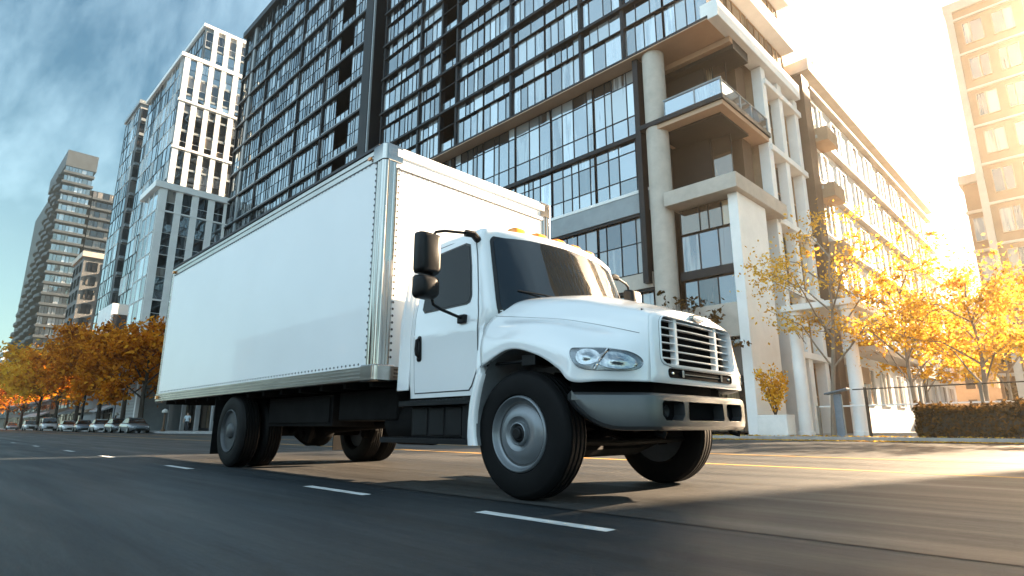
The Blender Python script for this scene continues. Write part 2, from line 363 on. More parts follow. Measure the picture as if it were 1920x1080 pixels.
mk = MB(); mk.loft([[(xx, Y(BW+.008+o), 1.085+zz) for xx, zz in rrect(-12.56, -12.48, -.03, .03, .012, 2)] for o in (0, .03)], True, 0, True); TB(mk, 'marker_lamp', M['orange'], body)
mk = MB(); mk.loft([[(xx, Y(BW+.004+o), 3.49+zz) for xx, zz in rrect(-12.56, -12.48, -.025, .025, .012, 2)] for o in (0, .03)], True, 0, True); TB(mk, 'marker_lamp', M['orange'], body)
# underside cross members and floor
fl = MB(); fl.box(BX0+.1, BX1-.1, Y(1.25), Y(-1.25), 1.03, 1.07); TB(fl, 'floor_pan', M['chassis'], body)
for k in range(14):
    x = BX0+.4+k*.53; c = MB(); c.box(x, x+.06, Y(1.28), Y(-1.28), .955, 1.03); TB(c, 'cross_member', M['chassis'], body)

# chassis ---------------------------------------------------------
c = MB()
for s in (1, -1):
    c.box(-12.3, -2.75, min(Y(s*.42), Y(s*.36)), max(Y(s*.42), Y(s*.36)), .66, .94)
for x in (-12, -10.6, -8.0, -6.4, -5.2): c.box(x, x+.1, Y(.36), Y(-.36), .70, .90)
frame = TB(c, 'chassis_frame', M['chassis'], bevel=.008)
c = MB(); c.box(-8.35, -6.55, Y(1.02), Y(.45), .56, .93); c.box(-8.3, -6.6, Y(1.04), Y(1.025), .60, .90); TB(c, 'underbody_locker', M['chassis'], bevel=.02)
c = MB(); c.box(-6.45, -5.25, Y(1.0), Y(.45), .62, .95); TB(c, 'underbody_locker', M['chassis'], bevel=.02)
t = MB(); t.lathe([(0, .0), (0, .2), (.01, .23), (.55, .23), (.56, .2), (.56, 0)], (-5.5, Y(.75), .60), 'x', 24); TB(t, 'air_tank', M['chassis'], smooth=True)
# exhaust pipe glint between the frame and steps
t = MB(); t.tube([(-6.0, Y(.5), .50), (-5.7, Y(.6), .47), (-5.35, Y(.75), .46), (-5.15, Y(.8), .48)], .045, 12); TB(t, 'exhaust_pipe', M['darkwheel'], smooth=True)
# rear axle with differential and leaf springs
a = MB(); a.lathe([(-1.0, 0), (-1.0, .075), (-.32, .08), (-.22, .16), (-.1, .235), (.1, .235), (.22, .16), (.32, .08), (1.0, .075), (1.0, 0)], (-9.0, YC, .5), 'y', 24)
a.lathe([(-.05, .20), (.12, .22), (.3, .14), (.42, .08), (.44, 0)], (-9.0, YC+.05, .48), 'x', 20)
axle = TB(a, 'rear_axle', M['chassis'], smooth=True)
for s in (1, -1):
    sp = MB()
    for k in range(5):
        hl = .75-.1*k; sp.tube([(-9.0-hl, Y(s*.42), .67-.02*k), (-9.0-hl*.5, Y(s*.42), .60-.026*k), (-9, Y(s*.42), .585-.028*k), (-9.0+hl*.5, Y(s*.42), .60-.026*k), (-9+hl, Y(s*.42), .67-.02*k)], .03, 4)
    TB(sp, 'leaf_spring', M['chassis'])
    sh = MB(); sh.prism([(-8.35, .66), (-8.05, .66), (-8.0, .5), (-8.1, .33), (-8.25, .36), (-8.42, .5)], 'y', Y(s*.52)-.03, Y(s*.52)+.03); sh.tube([(-8.2, Y(s*.60), .45), (-8.2, Y(s*.40), .45)], .06, 12); TB(sh, 'spring_hanger', M['chassis'], bevel=.01)
t = MB(); t.tube([(-8.6, YC, .52), (-4.2, YC, .72)], .06, 12); TB(t, 'drive_shaft', M['chassis'], smooth=True)
a = MB(); a.tube([(-3.3, Y(.95), .50), (-3.3, Y(.75), .44), (-3.3, Y(.4), .36), (-3.3, Y(-.4), .36), (-3.3, Y(-.75), .44), (-3.3, Y(-.95), .5)], .065, 8)
a.tube([(-3.05, Y(.92), .44), (-3.05, Y(.2), .42), (-3.05, Y(-.92), .44)], .028, 8)
a.tube([(-3.3, Y(.93), .62), (-3.28, Y(.93), .38)], .075, 10); a.tube([(-3.3, Y(-.93), .62), (-3.28, Y(-.93), .38)], .075, 10)
TB(a, 'front_axle', M['chassis'], smooth=True)
for s in (1, -1):
    sp = MB()
    for k in range(3): sp.tube([(-3.3-.62+.1*k, Y(s*.42), .56-.02*k), (-3.3, Y(s*.42), .47-.025*k), (-3.3+.58-.1*k, Y(s*.42), .58-.02*k)], .03, 4)
    TB(sp, 'leaf_spring', M['chassis'])
# engine and radiator mass seen above the front tyre and below the nose
e = MB(); e.box(-3.75, -2.72, Y(.40), Y(-.40), .62, 1.2); e.box(-2.66, -2.52, Y(.5), Y(-.5), .66, 1.36); TB(e, 'engine_block', M['chassis'], bevel=.03)
e = MB(); e.box(-3.32, -3.17, Y(1.13), Y(.9), 1.03, 1.12); e.tube([(-3.85, Y(1.10), 1.075), (-3.2, Y(1.10), 1.07)], .016, 8); TB(e, 'fender_bracket', M['black'], bevel=.01)
# mudflaps behind the rear wheels
for s in (1, -1):
    f = MB(); f.box(-9.66, -9.645, min(Y(s*1.30), Y(s*.70)), max(Y(s*1.30), Y(s*.70)), .16, .98); TB(f, 'mudflap', M['rubber'])

# wheels ----------------------------------------------------------
def make_tyre(name, x, face, sgn, W, parent, grooves=4, R=.5):
    """face = d of the outer sidewall, sgn = +1 near side"""
    prof = []; r0 = .292
    prof += [(.02, r0), (.004, r0+.02), (.0, .34), (.0, .40), (.006, .435), (.012, .455), (.013, .46), (.03, .482), (.045, .492)]
    wt = W-.09
    for g in range(grooves):
        t = .045+wt*(g+.5)/grooves
        hw = .007
        prof += [(t-hw-.004, R), (t-hw, R-.016), (t+hw, R-.016), (t+hw+.004, R)]
    prof += [(W-.045, .492), (W-.03, .482), (W-.006, .435), (W, .38), (W-.004, .31), (W-.02, r0)]
    prof = [(sgn*t, r) for t, r in prof]
    mb = MB(); mb.lathe(prof, (x, Y(face), R), 'y', 72, closed=True)
    rings = len(prof)
    i0 = 0
    # inner wall of the tyre so that it is a closed ring
    n = 72
    for j in range(n):
        j2 = (j+1) % n; mb.f.append((i0+j2, i0+j, i0+(rings-1)*n+j, i0+(rings-1)*n+j2)); mb.m.append(0); mb.a.append(0)
    return TB(mb, name, M['rubber'], parent, smooth=True, angle=28)
def front_wheel(s):
    wh = empty('front_wheel', (0, 0, 0)); wh.parent = truck
    face = 1.155*s
    make_tyre('tyre', -3.345, face, s, .29, wh)
    mb = MB()
    prof = [(.055, .30), (.012, .298), (.0, .292), (-.004, .284), (.004, .276), (.035, .268), (.05, .25), (.052, .235), (.022, .20), (.008, .165), (.006, .135), (.024, .115), (.028, .095), (-.002, .088), (-.006, .08), (.004, .072), (.05, .068), (.05, .0)]
    mb.lathe([(s*t, r) for t, r in prof], (-3.345, Y(face), .5), 'y', 64); TB(mb, 'rim', M['wheel'], wh, smooth=True, angle=40)
    mb = MB(); mb.lathe([(s*t, r) for t, r in ((.052, .0), (.048, .066), (.01, .062), (.004, .05), (-.012, .045), (-.018, .036), (-.018, 0))][::-1], (-3.345, Y(face), .5), 'y', 24); TB(mb, 'hub', M['black'], wh, smooth=True, angle=30)
    mb = MB(); mb.lathe([(s*t, r) for t, r in ((.05, .0), (.05, .27), (.1, .285), (.27, .29), (.28, .0))], (-3.345, Y(face), .5), 'y', 32); TB(mb, 'brake_drum', M['darkwheel'], wh, smooth=True)
    return wh
front_wheel(1); front_wheel(-1)
def rear_wheel(s):
    for k, face in enumerate((1.305, .985)):
        wh = empty('rear_wheel', (0, 0, 0)); wh.parent = truck
        make_tyre('tyre', -9.0, face*s, s, .285, wh, 5)
        mb = MB(); prof = [(.04, .30), (.002, .297), (-.002, .288), (.012, .275), (.06, .262), (.125, .245), (.14, .20), (.14, .16), (.10, .15), (.085, .12), (.02, .105), (.0, .08), (-.004, 0)] if k == 0 else [(.04, .3), (.0, .295), (.02, .27), (.2, .26), (.21, 0)]
        mb.lathe([(s*t, r) for t, r in prof], (-9.0, Y(face*s), .5), 'y', 48); TB(mb, 'rim', M['darkwheel'], wh, smooth=True, angle=40)
rear_wheel(1); rear_wheel(-1)

# cab -------------------------------------------------------------
def lerp(tab, z):
    for (a, va), (b_, vb) in zip(tab, tab[1:]):
        if z <= b_: 
            f = (z-a)/(b_-a); f = max(0, min(1, f)); return va+(vb-va)*f
    return tab[-1][1]
def cw(z): return lerp(((.8, 1.135), (.95, 1.15), (1.42, 1.165), (1.46, 1.158), (1.62, 1.148), (2.3, 1.05), (2.36, 1.035)), z)
def cxf(z): return lerp(((.8, -3.62), (1.4, -3.50), (1.55, -3.40), (2.30, -3.70), (2.42, -3.76)), z)
def cbow(z): return lerp(((.8, .2), (1.55, .29), (2.3, .21), (2.45, .2)), z)
XR = -4.86
def cab_half(z):
    w_, xf, bw = cw(z), cxf(z), cbow(z); de = w_-.075
    pts = []
    xs = xf-bw-.10
    pts.append((XR, w_-.05)); pts.append((XR+.015, w_-.015)); 
    for k in range(13): pts.append((XR+.05+(xs-XR-.05)*k/12, w_))
    for k in range(1, 6):
        a = PI/2*k/6; pts.append((xs+.10*math.sin(a)*1.0, w_-.075*(1-math.cos(a))))
    for k in range(13):
        d = de*(1-k/12); pts.append((xf-bw*(d/de)**2, d))
    return pts
def ring_at(z, f=1.0, zz=None):
    h = cab_half(z); cx = -4.25
    pts = [(cx+(x-cx)*f, Y(d*f), zz if zz is not None else z) for x, d in h]
    pts += [(cx+(x-cx)*f, Y(-d*f), zz if zz is not None else z) for x, d in reversed(h[:-1])]
    return pts
mb = MB(); R = []
for z in (.82, .84, .95, 1.1, 1.25, 1.42, 1.46, 1.55, 1.62, 1.75, 1.9, 2.05, 2.2, 2.30): R.append(ring_at(z))
for k in range(1, 7):
    a = PI/2*k/6; R.append(ring_at(2.30, 1-.075*(1-math.cos(a)), 2.30+.105*math.sin(a)))
for f in (.85, .7, .5, .3, .1): R.append(ring_at(2.30, f*.925, 2.405+.10*(1-f*f)))
mb.loft(R, True, 0, True)
cabin = TB(mb, 'cab_body', M['paint'], smooth=True, angle=60)
def side_surf(s):
    def f(x, z):
        p = Vector((x, Y(s*cw(z)), z)); dz = .02; q = (cw(z+dz)-cw(z-dz))/(2*dz)
        n = Vector((0, -s, -q)) if False else Vector((0, -s*1.0, -q)).normalized(); return p, n
    return f
def front_surf(e, z):
    w_ = cw(z)-.075; d = e*w_
    def P(ee, zz):
        ww = cw(zz)-.075; return Vector((cxf(zz)-cbow(zz)*ee*ee, Y(ee*ww), zz))
    p = P(e, z); a = P(e+.01, z)-P(e-.01, z); c = P(e, z+.01)-P(e, z-.01); n = a.cross(c)
    if n.x < 0: n = -n
    return p, n.normalized()
def scaled_loop(loop, c, sx, sy): return [(c[0]+(u-c[0])*sx, c[1]+(v-c[1])*sy) for u, v in loop]
# windscreen: rubber seal and tinted glass
def crown(loop): return [(e, z+.045*(1-e*e)*(z-1.5)/.85) for e, z in loop]
wl = crown([(u, v) for u, v in rrect(-.985, .985, 1.50, 2.315, .07, 6)])
def dense(loop, n=4):
    o = []
    for (a, b_) in zip(loop, loop[1:]+loop[:1]):
        L_ = math.hypot(b_[0]-a[0], b_[1]-a[1]); m_ = max(1, int(L_/.08))
        for k in range(m_): o.append((a[0]+(b_[0]-a[0])*k/m_, a[1]+(b_[1]-a[1])*k/m_))
    return o
flat = dense([(u, v) for u, v in rrect(-.985, .985, 1.50, 2.315, .07, 6)])
wl = crown(flat); wc = (0, 1.93)
ws = TB(patch(front_surf, wl, .006, wc, 10, depth=.02), 'windshield_seal', M['seal'], cabin, smooth=True)
TB(patch(front_surf, scaled_loop(wl, wc, .968, .945), .010, wc, 12), 'windshield', M['cabglass'], cabin, smooth=True)
# wipers
for e0, e1 in ((.42, .80), (-.30, .10)):
    p = [front_surf(e0+(e1-e0)*k/5, 1.70+.05*k/5)[0]+front_surf(e0, 1.65)[1]*(.025+.01*math.sin(k)) for k in range(6)]
    mb = MB(); mb.tube(p, .008, 6); a0 = front_surf(e0-.02, 1.60)[0]+Vector((.03, 0, 0)); mb.tube([a0, (a0+p[2])/2+Vector((.05, 0, .02)), p[2]], .009, 6); TB(mb, 'wiper', M['black'], cabin, smooth=True)
# doors with seams, window, handle
def door(s):
    sf = side_surf(s)
    out_ = [(-4.745, .865), (-4.755, 1.2), (-4.76, 1.6), (-4.73, 2.20), (-4.66, 2.29), (-4.05, 2.325), (-3.99, 2.30), (-3.93, 2.1), (-3.855, 1.75), (-3.825, 1.55), (-3.82, 1.10), (-3.84, 1.02), (-3.91, .90), (-3.95, .865)]
    o2 = []
    for a, b_ in zip(out_, out_[1:]+out_[:1]):
        for k in range(6): o2.append((a[0]+(b_[0]-a[0])*k/6, a[1]+(b_[1]-a[1])*k/6))
    c0 = (-4.30, 1.55)
    TB(patch(sf, scaled_loop(o2, c0, 1.012, 1.008), .002, c0, 10), 'door_gap', M['seam'], cabin, smooth=True)
    dr = TB(patch(sf, scaled_loop(o2, c0, .99, .992), .0055, c0, 14, depth=.004), 'door', M['paint'], cabin, smooth=True, angle=50)
    win = [(-4.64, 1.69), (-4.62, 2.17), (-4.58, 2.215), (-4.12, 2.245), (-4.06, 2.22), (-4.00, 2.0), (-3.945, 1.72), (-3.96, 1.665), (-4.0, 1.65), (-4.60, 1.65)]
    w2 = []
    for a, b_ in zip(win, win[1:]+win[:1]):
        for k in range(5): w2.append((a[0]+(b_[0]-a[0])*k/5, a[1]+(b_[1]-a[1])*k/5))
    c1 = (-4.3, 1.94)
    return dr, sf, w2, c1
for s in (1, -1):
    dr, sf, w2, c1 = door(s)
    dr.parent = truck
    TB(patch(sf, scaled_loop(w2, c1, 1.05, 1.06), .010, c1, 8, depth=.008), 'window_seal', M['seal'], dr, smooth=True)
    TB(patch(sf, w2, .013, c1, 8), 'window', M['sideglass'], dr, smooth=True)
    yy = Y(s*1.158)
    # recessed cup and vertical pull handle
    h = MB(); h.loft([[(xx, Y(s*(1.16+o)), z) for xx, z in rrect(-4.70-g, -4.63+g, 1.165-g, 1.415+g, .03, 4)] for o, g in ((0, .0), (.012, .0), (.016, -.006))], True, 0, True)
    h.tube([(-4.665, Y(s*1.17), 1.385), (-4.66, Y(s*1.205), 1.37), (-4.66, Y(s*1.21), 1.28), (-4.66, Y(s*1.205), 1.23), (-4.665, Y(s*1.17), 1.215)], .016, 8)
    TB(h, 'handle', M['black'], dr, smooth=True, angle=40)
    # side extender behind the cab
    ex = MB(); pr = [(-4.87, .90), (-5.05, .90), (-5.07, 1.6), (-5.06, 2.0), (-5.02, 2.12), (-4.94, 2.19), (-4.87, 2.22)]
    ex.loft([[(x, Y(s*(1.15+o-max(0, z-1.4)*.14)), z) for x, z in pr] for o in (0, -.03)], True, 0, True); TB(ex, 'side_extender', M['paint'], truck, bevel=.01)
    # mirror
    my = 1.60
    m1 = MB()
    arm = [(-3.96, Y(s*1.05), 2.285), (-3.97, Y(s*1.2), 2.30), (-4.0, Y(s*1.42), 2.275), (-4.02, Y(s*1.50), 2.25), (-4.03, Y(s*1.53), 2.20), (-4.03, Y(s*1.53), 1.9), (-4.03, Y(s*1.525), 1.66), (-4.03, Y(s*1.50), 1.59), (-4.02, Y(s*1.42), 1.555), (-4.02, Y(s*1.15), 1.50)]
    m1.tube(arm, .014, 8); am = TB(m1, 'mirror_arm', M['black'], truck, smooth=True)
    m2 = MB(); m2.loft([[(-4.0+o, Y(s*dd), zz) for dd, zz in rrect(1.475+g, 1.70-g, 1.845+g, 2.215-g, .035, 4)] for o, g in ((-.07, .002), (-.06, -.004), (0, 0), (.04, .012), (.055, .03))], True, 0, True); TB(m2, 'mirror_housing', M['black'], am, smooth=True, angle=40)
    m2 = MB(); m2.loft([[(-4.0+o, Y(s*dd), zz) for dd, zz in rrect(1.49+g, 1.71-g, 1.625+g, 1.825-g, .045, 4)] for o, g in ((-.06, .002), (-.05, -.004), (0, 0), (.05, .012), (.07, .035))], True, 0, True); TB(m2, 'mirror_housing', M['black'], am, smooth=True, angle=40)
    m2 = MB(); m2.loft([[(-4.073+o, Y(s*dd), zz) for dd, zz in rrect(1.49, 1.69, 1.86, 2.20, .03, 4)] for o in (0, .004)], True, 0, True); TB(m2, 'mirror_glass', M['mirror'], am)
    m2 = MB(); m2.tube([(-3.97, Y(s*1.03), 2.26), (-3.95, Y(s*1.12), 2.30), (-3.97, Y(s*1.2), 2.30)], .035, 8); TB(m2, 'mirror_bracket', M['black'], am, smooth=True); m2 = MB(); m2.box(-4.07, -3.97, min(Y(s*1.15), Y(s*1.20)), max(Y(s*1.15), Y(s*1.20)), 1.46, 1.54); TB(m2, 'mirror_bracket', M['black'], am, bevel=.01)
    # steps and the battery box between them
    st = MB(); st.box(-4.93, -3.87, min(Y(s*1.20), Y(s*.85)), max(Y(s*1.20), Y(s*.85)), .745, .79)
    for k in range(22): st.box(-4.92+k*.048, -4.895+k*.048, min(Y(s*1.205), Y(s*.9)), max(Y(s*1.205), Y(s*.9)), .79, .797)
    TB(st, 'step', M['black'], truck, bevel=.006)
    st = MB(); st.box(-5.22, -3.84, min(Y(s*1.21), Y(s*.85)), max(Y(s*1.21), Y(s*.85)), .405, .45)
    for k in range(28): st.box(-5.2+k*.048, -5.175+k*.048, min(Y(s*1.215), Y(s*.9)), max(Y(s*1.215), Y(s*.9)), .45, .457)
    TB(st, 'step', M['black'], truck, bevel=.006)
    st = MB(); st.box(-4.84, -4.08, min(Y(s*1.10), Y(s*.5)), max(Y(s*1.10), Y(s*.5)), .46, .74)
    for k in range(3): st.box(-4.80+k*.25, -4.585+k*.25, min(Y(s*1.112), Y(s*1.0)), max(Y(s*1.112), Y(s*1.0)), .475, .73)
    st.box(-4.05, -3.86, min(Y(s*1.13), Y(s*.5)), max(Y(s*1.13), Y(s*.5)), .45, .83); TB(st, 'battery_box', M['black'], truck, bevel=.008)
    st = MB(); st.box(-4.86, -3.84, min(Y(s*1.12), Y(s*.4)), max(Y(s*1.12), Y(s*.4)), .80, .86); TB(st, 'cab_floor', M['chassis'], truck)
# five amber roof lamps
for d in (.56, .28, 0, -.28, -.56):
    m1 = MB(); x0 = -3.90-.12*(d/.9)**2; z0 = 2.445
    m1.loft([[(x0+xx, Y(d+yy), z0+h_) for xx, yy in rrect(-.075+g, .075-g, -.085+g, .085-g, .03, 4)] for h_, g in ((-.03, 0), (.012, 0), (.032, .012), (.038, .03))], True, 0, True); TB(m1, 'roof_lamp', M['orange'], cabin, smooth=True, angle=50)

# hood with fenders ----------------------------------------------
NET = [
 [(-3.42,0,1.765),(-3.46,.40,1.745),(-3.58,.80,1.67),(-3.68,1.00,1.565),(-3.72,1.09,1.475),(-3.745,1.155,1.37),(-3.74,1.205,1.22),(-3.72,1.214,1.05)],
 [(-3.2,0,1.735),(-3.22,.38,1.72),(-3.28,.76,1.635),(-3.33,.955,1.50),(-3.36,1.03,1.435),(-3.38,1.145,1.375),(-3.39,1.212,1.26),(-3.39,1.215,1.165)],
 [(-3.0,0,1.69),(-3.0,.36,1.672),(-3.02,.72,1.59),(-3.04,.89,1.45),(-3.06,.955,1.395),(-3.08,1.105,1.345),(-3.09,1.205,1.21),(-3.09,1.215,1.10)],
 [(-2.8,0,1.63),(-2.8,.35,1.61),(-2.8,.69,1.53),(-2.8,.83,1.405),(-2.81,.885,1.335),(-2.82,1.05,1.275),(-2.84,1.195,1.13),(-2.87,1.215,.98)],
 [(-2.62,0,1.57),(-2.62,.34,1.555),(-2.62,.665,1.48),(-2.62,.775,1.37),(-2.62,.83,1.28),(-2.63,.98,1.20),(-2.67,1.14,1.05),(-2.75,1.20,.875)],
 [(-2.48,0,1.52),(-2.48,.33,1.505),(-2.485,.645,1.44),(-2.48,.72,1.34),(-2.475,.775,1.235),(-2.475,.87,1.13),(-2.50,1.00,1.0),(-2.56,1.06,.875)],
 [(-2.40,0,1.485),(-2.40,.33,1.472),(-2.41,.625,1.41),(-2.40,.68,1.32),(-2.388,.705,1.21),(-2.375,.725,1.09),(-2.365,.745,.965),(-2.36,.76,.875)],
]
NV = [[Vector(p) for p in r] for r in NET]
def hood_pt(u, v):
    """u 0..6 along the hood, v 0..7 from the centre line down to the lower edge"""
    col = [catmull(r, v) for r in NV]; return catmull(col, u)
def hood_surf(s):
    def f(u, v):
        P = lambda a, b_: (lambda q: Vector((q.x, Y(s*q.y), q.z)))(hood_pt(a, b_))
        p = P(u, v); e = .03; a = P(min(6, u+e), v)-P(max(0, u-e), v); c = P(u, min(7, v+e))-P(u, max(0, v-e)); n = a.cross(c)
        if n.y*(-s) < 0: n = -n
        return p, n.normalized()
    return f
mb = MB(); R = []
NU, NW = 48, 42
for i in range(NU+1):
    u = 6*i/NU
    half = [hood_pt(u, 7*j/NW) for j in range(NW+1)]
    R.append([(p.x, Y(p.y), p.z) for p in reversed(half)]+[(p.x, Y(-p.y), p.z) for p in half[1:]])
mb.loft(R, False)
hood = TB(mb, 'hood', M['paint'], smooth=True, angle=70)
q = hood.modifiers.new('thick', 'SOLIDIFY'); q.thickness = .018; q.offset = -1
# hood character line: a fine dark gap between bonnet and wing, and the wing's lower seam
for s in (1, -1):
    sf = hood_surf(s); g = MB()
    for vfun, u0, u1 in ((lambda t: 3.72+.10*t/6, .05, 5.3), (lambda t: 7-.02, 0, .01)):
        if u1 < 1: continue
        R = []
        for k in range(41):
            u = u0+(u1-u0)*k/40; v = vfun(u); wv = .022
            R.append([sf(u, v-wv)[0]+sf(u, v-wv)[1]*.001, sf(u, v)[0]+sf(u, v)[1]*.0025, sf(u, v+wv)[0]+sf(u, v+wv)[1]*.001])
        g.loft(R, False)
    TB(g, 'hood_gap', M['seam'], hood)
# fascia: front face between the hood's front rim and the grille opening
YCG = YC
def rim_loop(n=96):
    half = [hood_pt(6, 7*j/40) for j in range(41)]
    right = [(p.x, p.y, p.z) for p in half]
    loop = right+[(-2.36, .76-1.52*k/20, .875) for k in range(1, 20)]+[(x, -d, z) for x, d, z in reversed(right[1:])]
    return loop
def resample(loop, c, n=128):
    """radial resampling about c of a loop of (x,d,z)"""
    out_ = []
    for k in range(n):
        a = 2*PI*k/n; dx_, dz_ = math.cos(a), math.sin(a); best = None
        for p, q_ in zip(loop, loop[1:]+loop[:1]):
            x1, z1, x2, z2 = p[1]-c[0], p[2]-c[1], q_[1]-c[0], q_[2]-c[1]
            den = dx_*(z2-z1)-dz_*(x2-x1)
            if abs(den) < 1e-9: continue
            t = (x1*(z2-z1)-z1*(x2-x1))/den; u = (x1*dz_-z1*dx_)/den
            if t > 0 and -1e-6 <= u <= 1+1e-6 and (best is None or t > best[0]): best = (t, p[0]+(q_[0]-p[0])*u)
        t, x = best; out_.append((x, c[0]+dx_*t, c[1]+dz_*t))
    return out_
GC = (0, 1.19)
outer = resample(rim_loop(), GC)
gr = [(-2.37, d, z) for d, z in rrect(-.555, .555, 1.025, 1.385, .06, 5)]
def gwid(z): return .59+.02*(1.385-z)/.36
gr = [(-2.37, d*gwid(z)/.555, z+(.045*(1-(d/.555)**2) if z > 1.2 else 0)) for x, d, z in gr]
# dense top edge so that it arches smoothly
inner = resample(dense([(p[1], p[2]) for p in gr]) and [(-2.37, u, v) for u, v in dense([(p[1], p[2]) for p in gr])], GC)
def ringmix(f, dxx): return [(a[0]*(1-f)+(-2.37+.05*(1.2-b_[2])*.4)*f+dxx, Y(a[1]*(1-f)+b_[1]*f), a[2]*(1-f)+b_[2]*f) for a, b_ in zip(outer, inner)]
R = [[(a[0]-.004, Y(a[1]), a[2]) for a in outer], ringmix(.12, .012), ringmix(.35, .016), ringmix(.75, .016), ringmix(.84, .017), ringmix(.90, .026), ringmix(.97, .026), ringmix(1.0, .016), [(p[0]-.08, p[1], p[2]) for p in ringmix(1.0, .0)]]
fas = MB(); fas.loft(R, True); fascia = TB(fas, 'grille_surround', M['paint'], hood, smooth=True, angle=55)
# fine dark line round the grille frame
g = MB(); ra = ringmix(.80, .0195); rb_ = ringmix(.828, .0205); g.loft([ra, rb_], True); TB(g, 'grille_gap', M['seam'], fascia)
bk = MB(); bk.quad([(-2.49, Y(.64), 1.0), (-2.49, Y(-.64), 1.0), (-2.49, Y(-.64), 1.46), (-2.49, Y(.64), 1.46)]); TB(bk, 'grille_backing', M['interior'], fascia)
# horizontal bars and two uprights
for k in range(6):
    z = 1.075+k*.0595; bb = MB(); wd = gwid(z)-.003
    n_ = 16
    bb.loft([[(-2.375-.02*(d/.55)**2+o, Y(d), z+dz_) for o, dz_ in ((0, -.0065), (.012, -.004), (.012, .003), (0, .0065), (-.03, .004), (-.03, -.004))] for d in [wd*(1-2*j/n_) for j in range(n_+1)]], True, 0, True)
    TB(bb, 'grille_bar', M['chrome'] if False else M['paint'], fascia)
for s in (1, -1):
    bb = MB(); bb.box(-2.42, -2.370, min(Y(s*.36), Y(s*.315)), max(Y(s*.36), Y(s*.315)), 1.03, 1.40); TB(bb, 'grille_upright', M['paint'], fascia, bevel=.006)
# blank oval badge
em = MB(); em.loft([[(-2.352+o, Y(.105*g*math.cos(2*PI*k/40)), 1.437+.034*g2*math.sin(2*PI*k/40)) for k in range(40)] for o, g, g2 in ((-.03, 1, 1), (.008, 1, 1), (.012, .94, .9), (.012, .86, .74), (.006, .82, .66))], True, 0, True)
TB(em, 'badge_ring', M['rail'], fascia, smooth=True, angle=40)
em = MB(); em.loft([[(-2.3445+o, Y(.105*g*math.cos(2*PI*k/40)), 1.437+.034*g2*math.sin(2*PI*k/40)) for k in range(40)] for o, g, g2 in ((0, .82, .68), (.003, .7, .55))], True, 0, True); TB(em, 'badge', M['paint'], fascia, smooth=True)
# lower intake slot
sl_ = MB(); sl_.loft([[(-2.362+o, Y(d), z) for d, z in rrect(-.52+g, .52-g, .925+g, .985-g, .028, 5)] for o, g in ((0, -.006), (.024, -.006), (.024, 0), (.018, .004))], True, 0, True); TB(sl_, 'intake_slot', M['interior'], fascia, smooth=True, angle=40)
sl_ = MB()
for s in (1, -1):
    sl_.box(-2.352, -2.334, min(Y(s*.34), Y(s*.31)), max(Y(s*.34), Y(s*.31)), .928, .982)
    sl_.lathe([(0, .0), (0, .014), (.004, .012), (.006, 0)], (-2.343, Y(s*.47), .953), 'x', 12)
sl_.box(-2.352, -2.338, Y(.29), Y(-.29), .951, .957); TB(sl_, 'intake_bar', M['chrome'], fascia)
# headlights: dark bezel, reflector bowls, clear lens
for s in (1, -1):
    sf = hood_surf(s)
    # outline in (u,v): pointed at the rear outer end, rounded at the front inner end
    ol = [(3.42, 5.93), (3.62, 5.80), (4.0, 5.62), (4.5, 5.42), (5.0, 5.32), (5.4, 5.36), (5.66, 5.55), (5.72, 5.85), (5.60, 6.15), (5.3, 6.35), (4.9, 6.42), (4.45, 6.45), (4.0, 6.42), (3.65, 6.30), (3.45, 6.12)]
    V_ = [Vector((u, v, 0)) for u, v in ol]; V_ = V_+V_[:1]; lp = []
    n_ = len(ol)
    for k in range(n_*4):
        t = k/4; i = int(t); f = t-i
        p0, p1, p2, p3 = [Vector((*ol[(i+j) % n_], 0)) for j in (-1, 0, 1, 2)]
        pt = .5*((2*p1)+(p2-p0)*f+(2*p0-5*p1+4*p2-p3)*f*f+(3*p1-p0-3*p2+p3)*f**3); lp.append((pt.x, pt.y))
    c1 = (4.6, 5.92)
    TB(patch(sf, scaled_loop(lp, c1, 1.022, 1.03), .003, c1, 8), 'headlight_gap', M['seam'], hood, smooth=True)
    hl = TB(patch(sf, lp, .006, c1, 10), 'headlight', M['lampdark'], truck, smooth=True)
    def bowl(cu, cv, ru, rv_, m_, name, o0):
        mbb = MB(); RR = []
        for o, g in ((o0, 1.0), (o0+.004, .97), (o0+.002, .8), (o0, .6), (o0+.003, .35), (o0+.010, .2)):
            RR.append([(lambda pn: pn[0]+pn[1]*o)(sf(cu+ru*g*math.cos(2*PI*k/28), cv+rv_*g*math.sin(2*PI*k/28))) for k in range(28)])
        mbb.loft(RR, True, 0, False); i = len(mbb.v)-28; mbb.f.append(tuple(i+k for k in range(28))); mbb.m.append(0); mbb.a.append(0)
        TB(mbb, name, m_, hl, smooth=True, angle=50)
    bowl(4.98, 5.87, .62, .42, M['reflector'], 'reflector', .008)
    bowl(4.08, 5.98, .42, .33, M['reflector'], 'reflector', .008)
    br_ = MB(); RR = []
    for k in range(13):
        u = 4.5+.02*k/12; v = 5.45+.95*k/12; RR.append([sf(u-.06, v)[0]+sf(u, v)[1]*.008, sf(u, v)[0]+sf(u, v)[1]*.022, sf(u+.06, v)[0]+sf(u, v)[1]*.008])
    br_.loft(RR, False); TB(br_, 'lamp_divider', M['chrome'], hl, smooth=True)
    mbl = patch(sf, lp, .026, c1, 10, depth=.018); TB(mbl, 'lens', M['lens'], hl, smooth=True, angle=50)
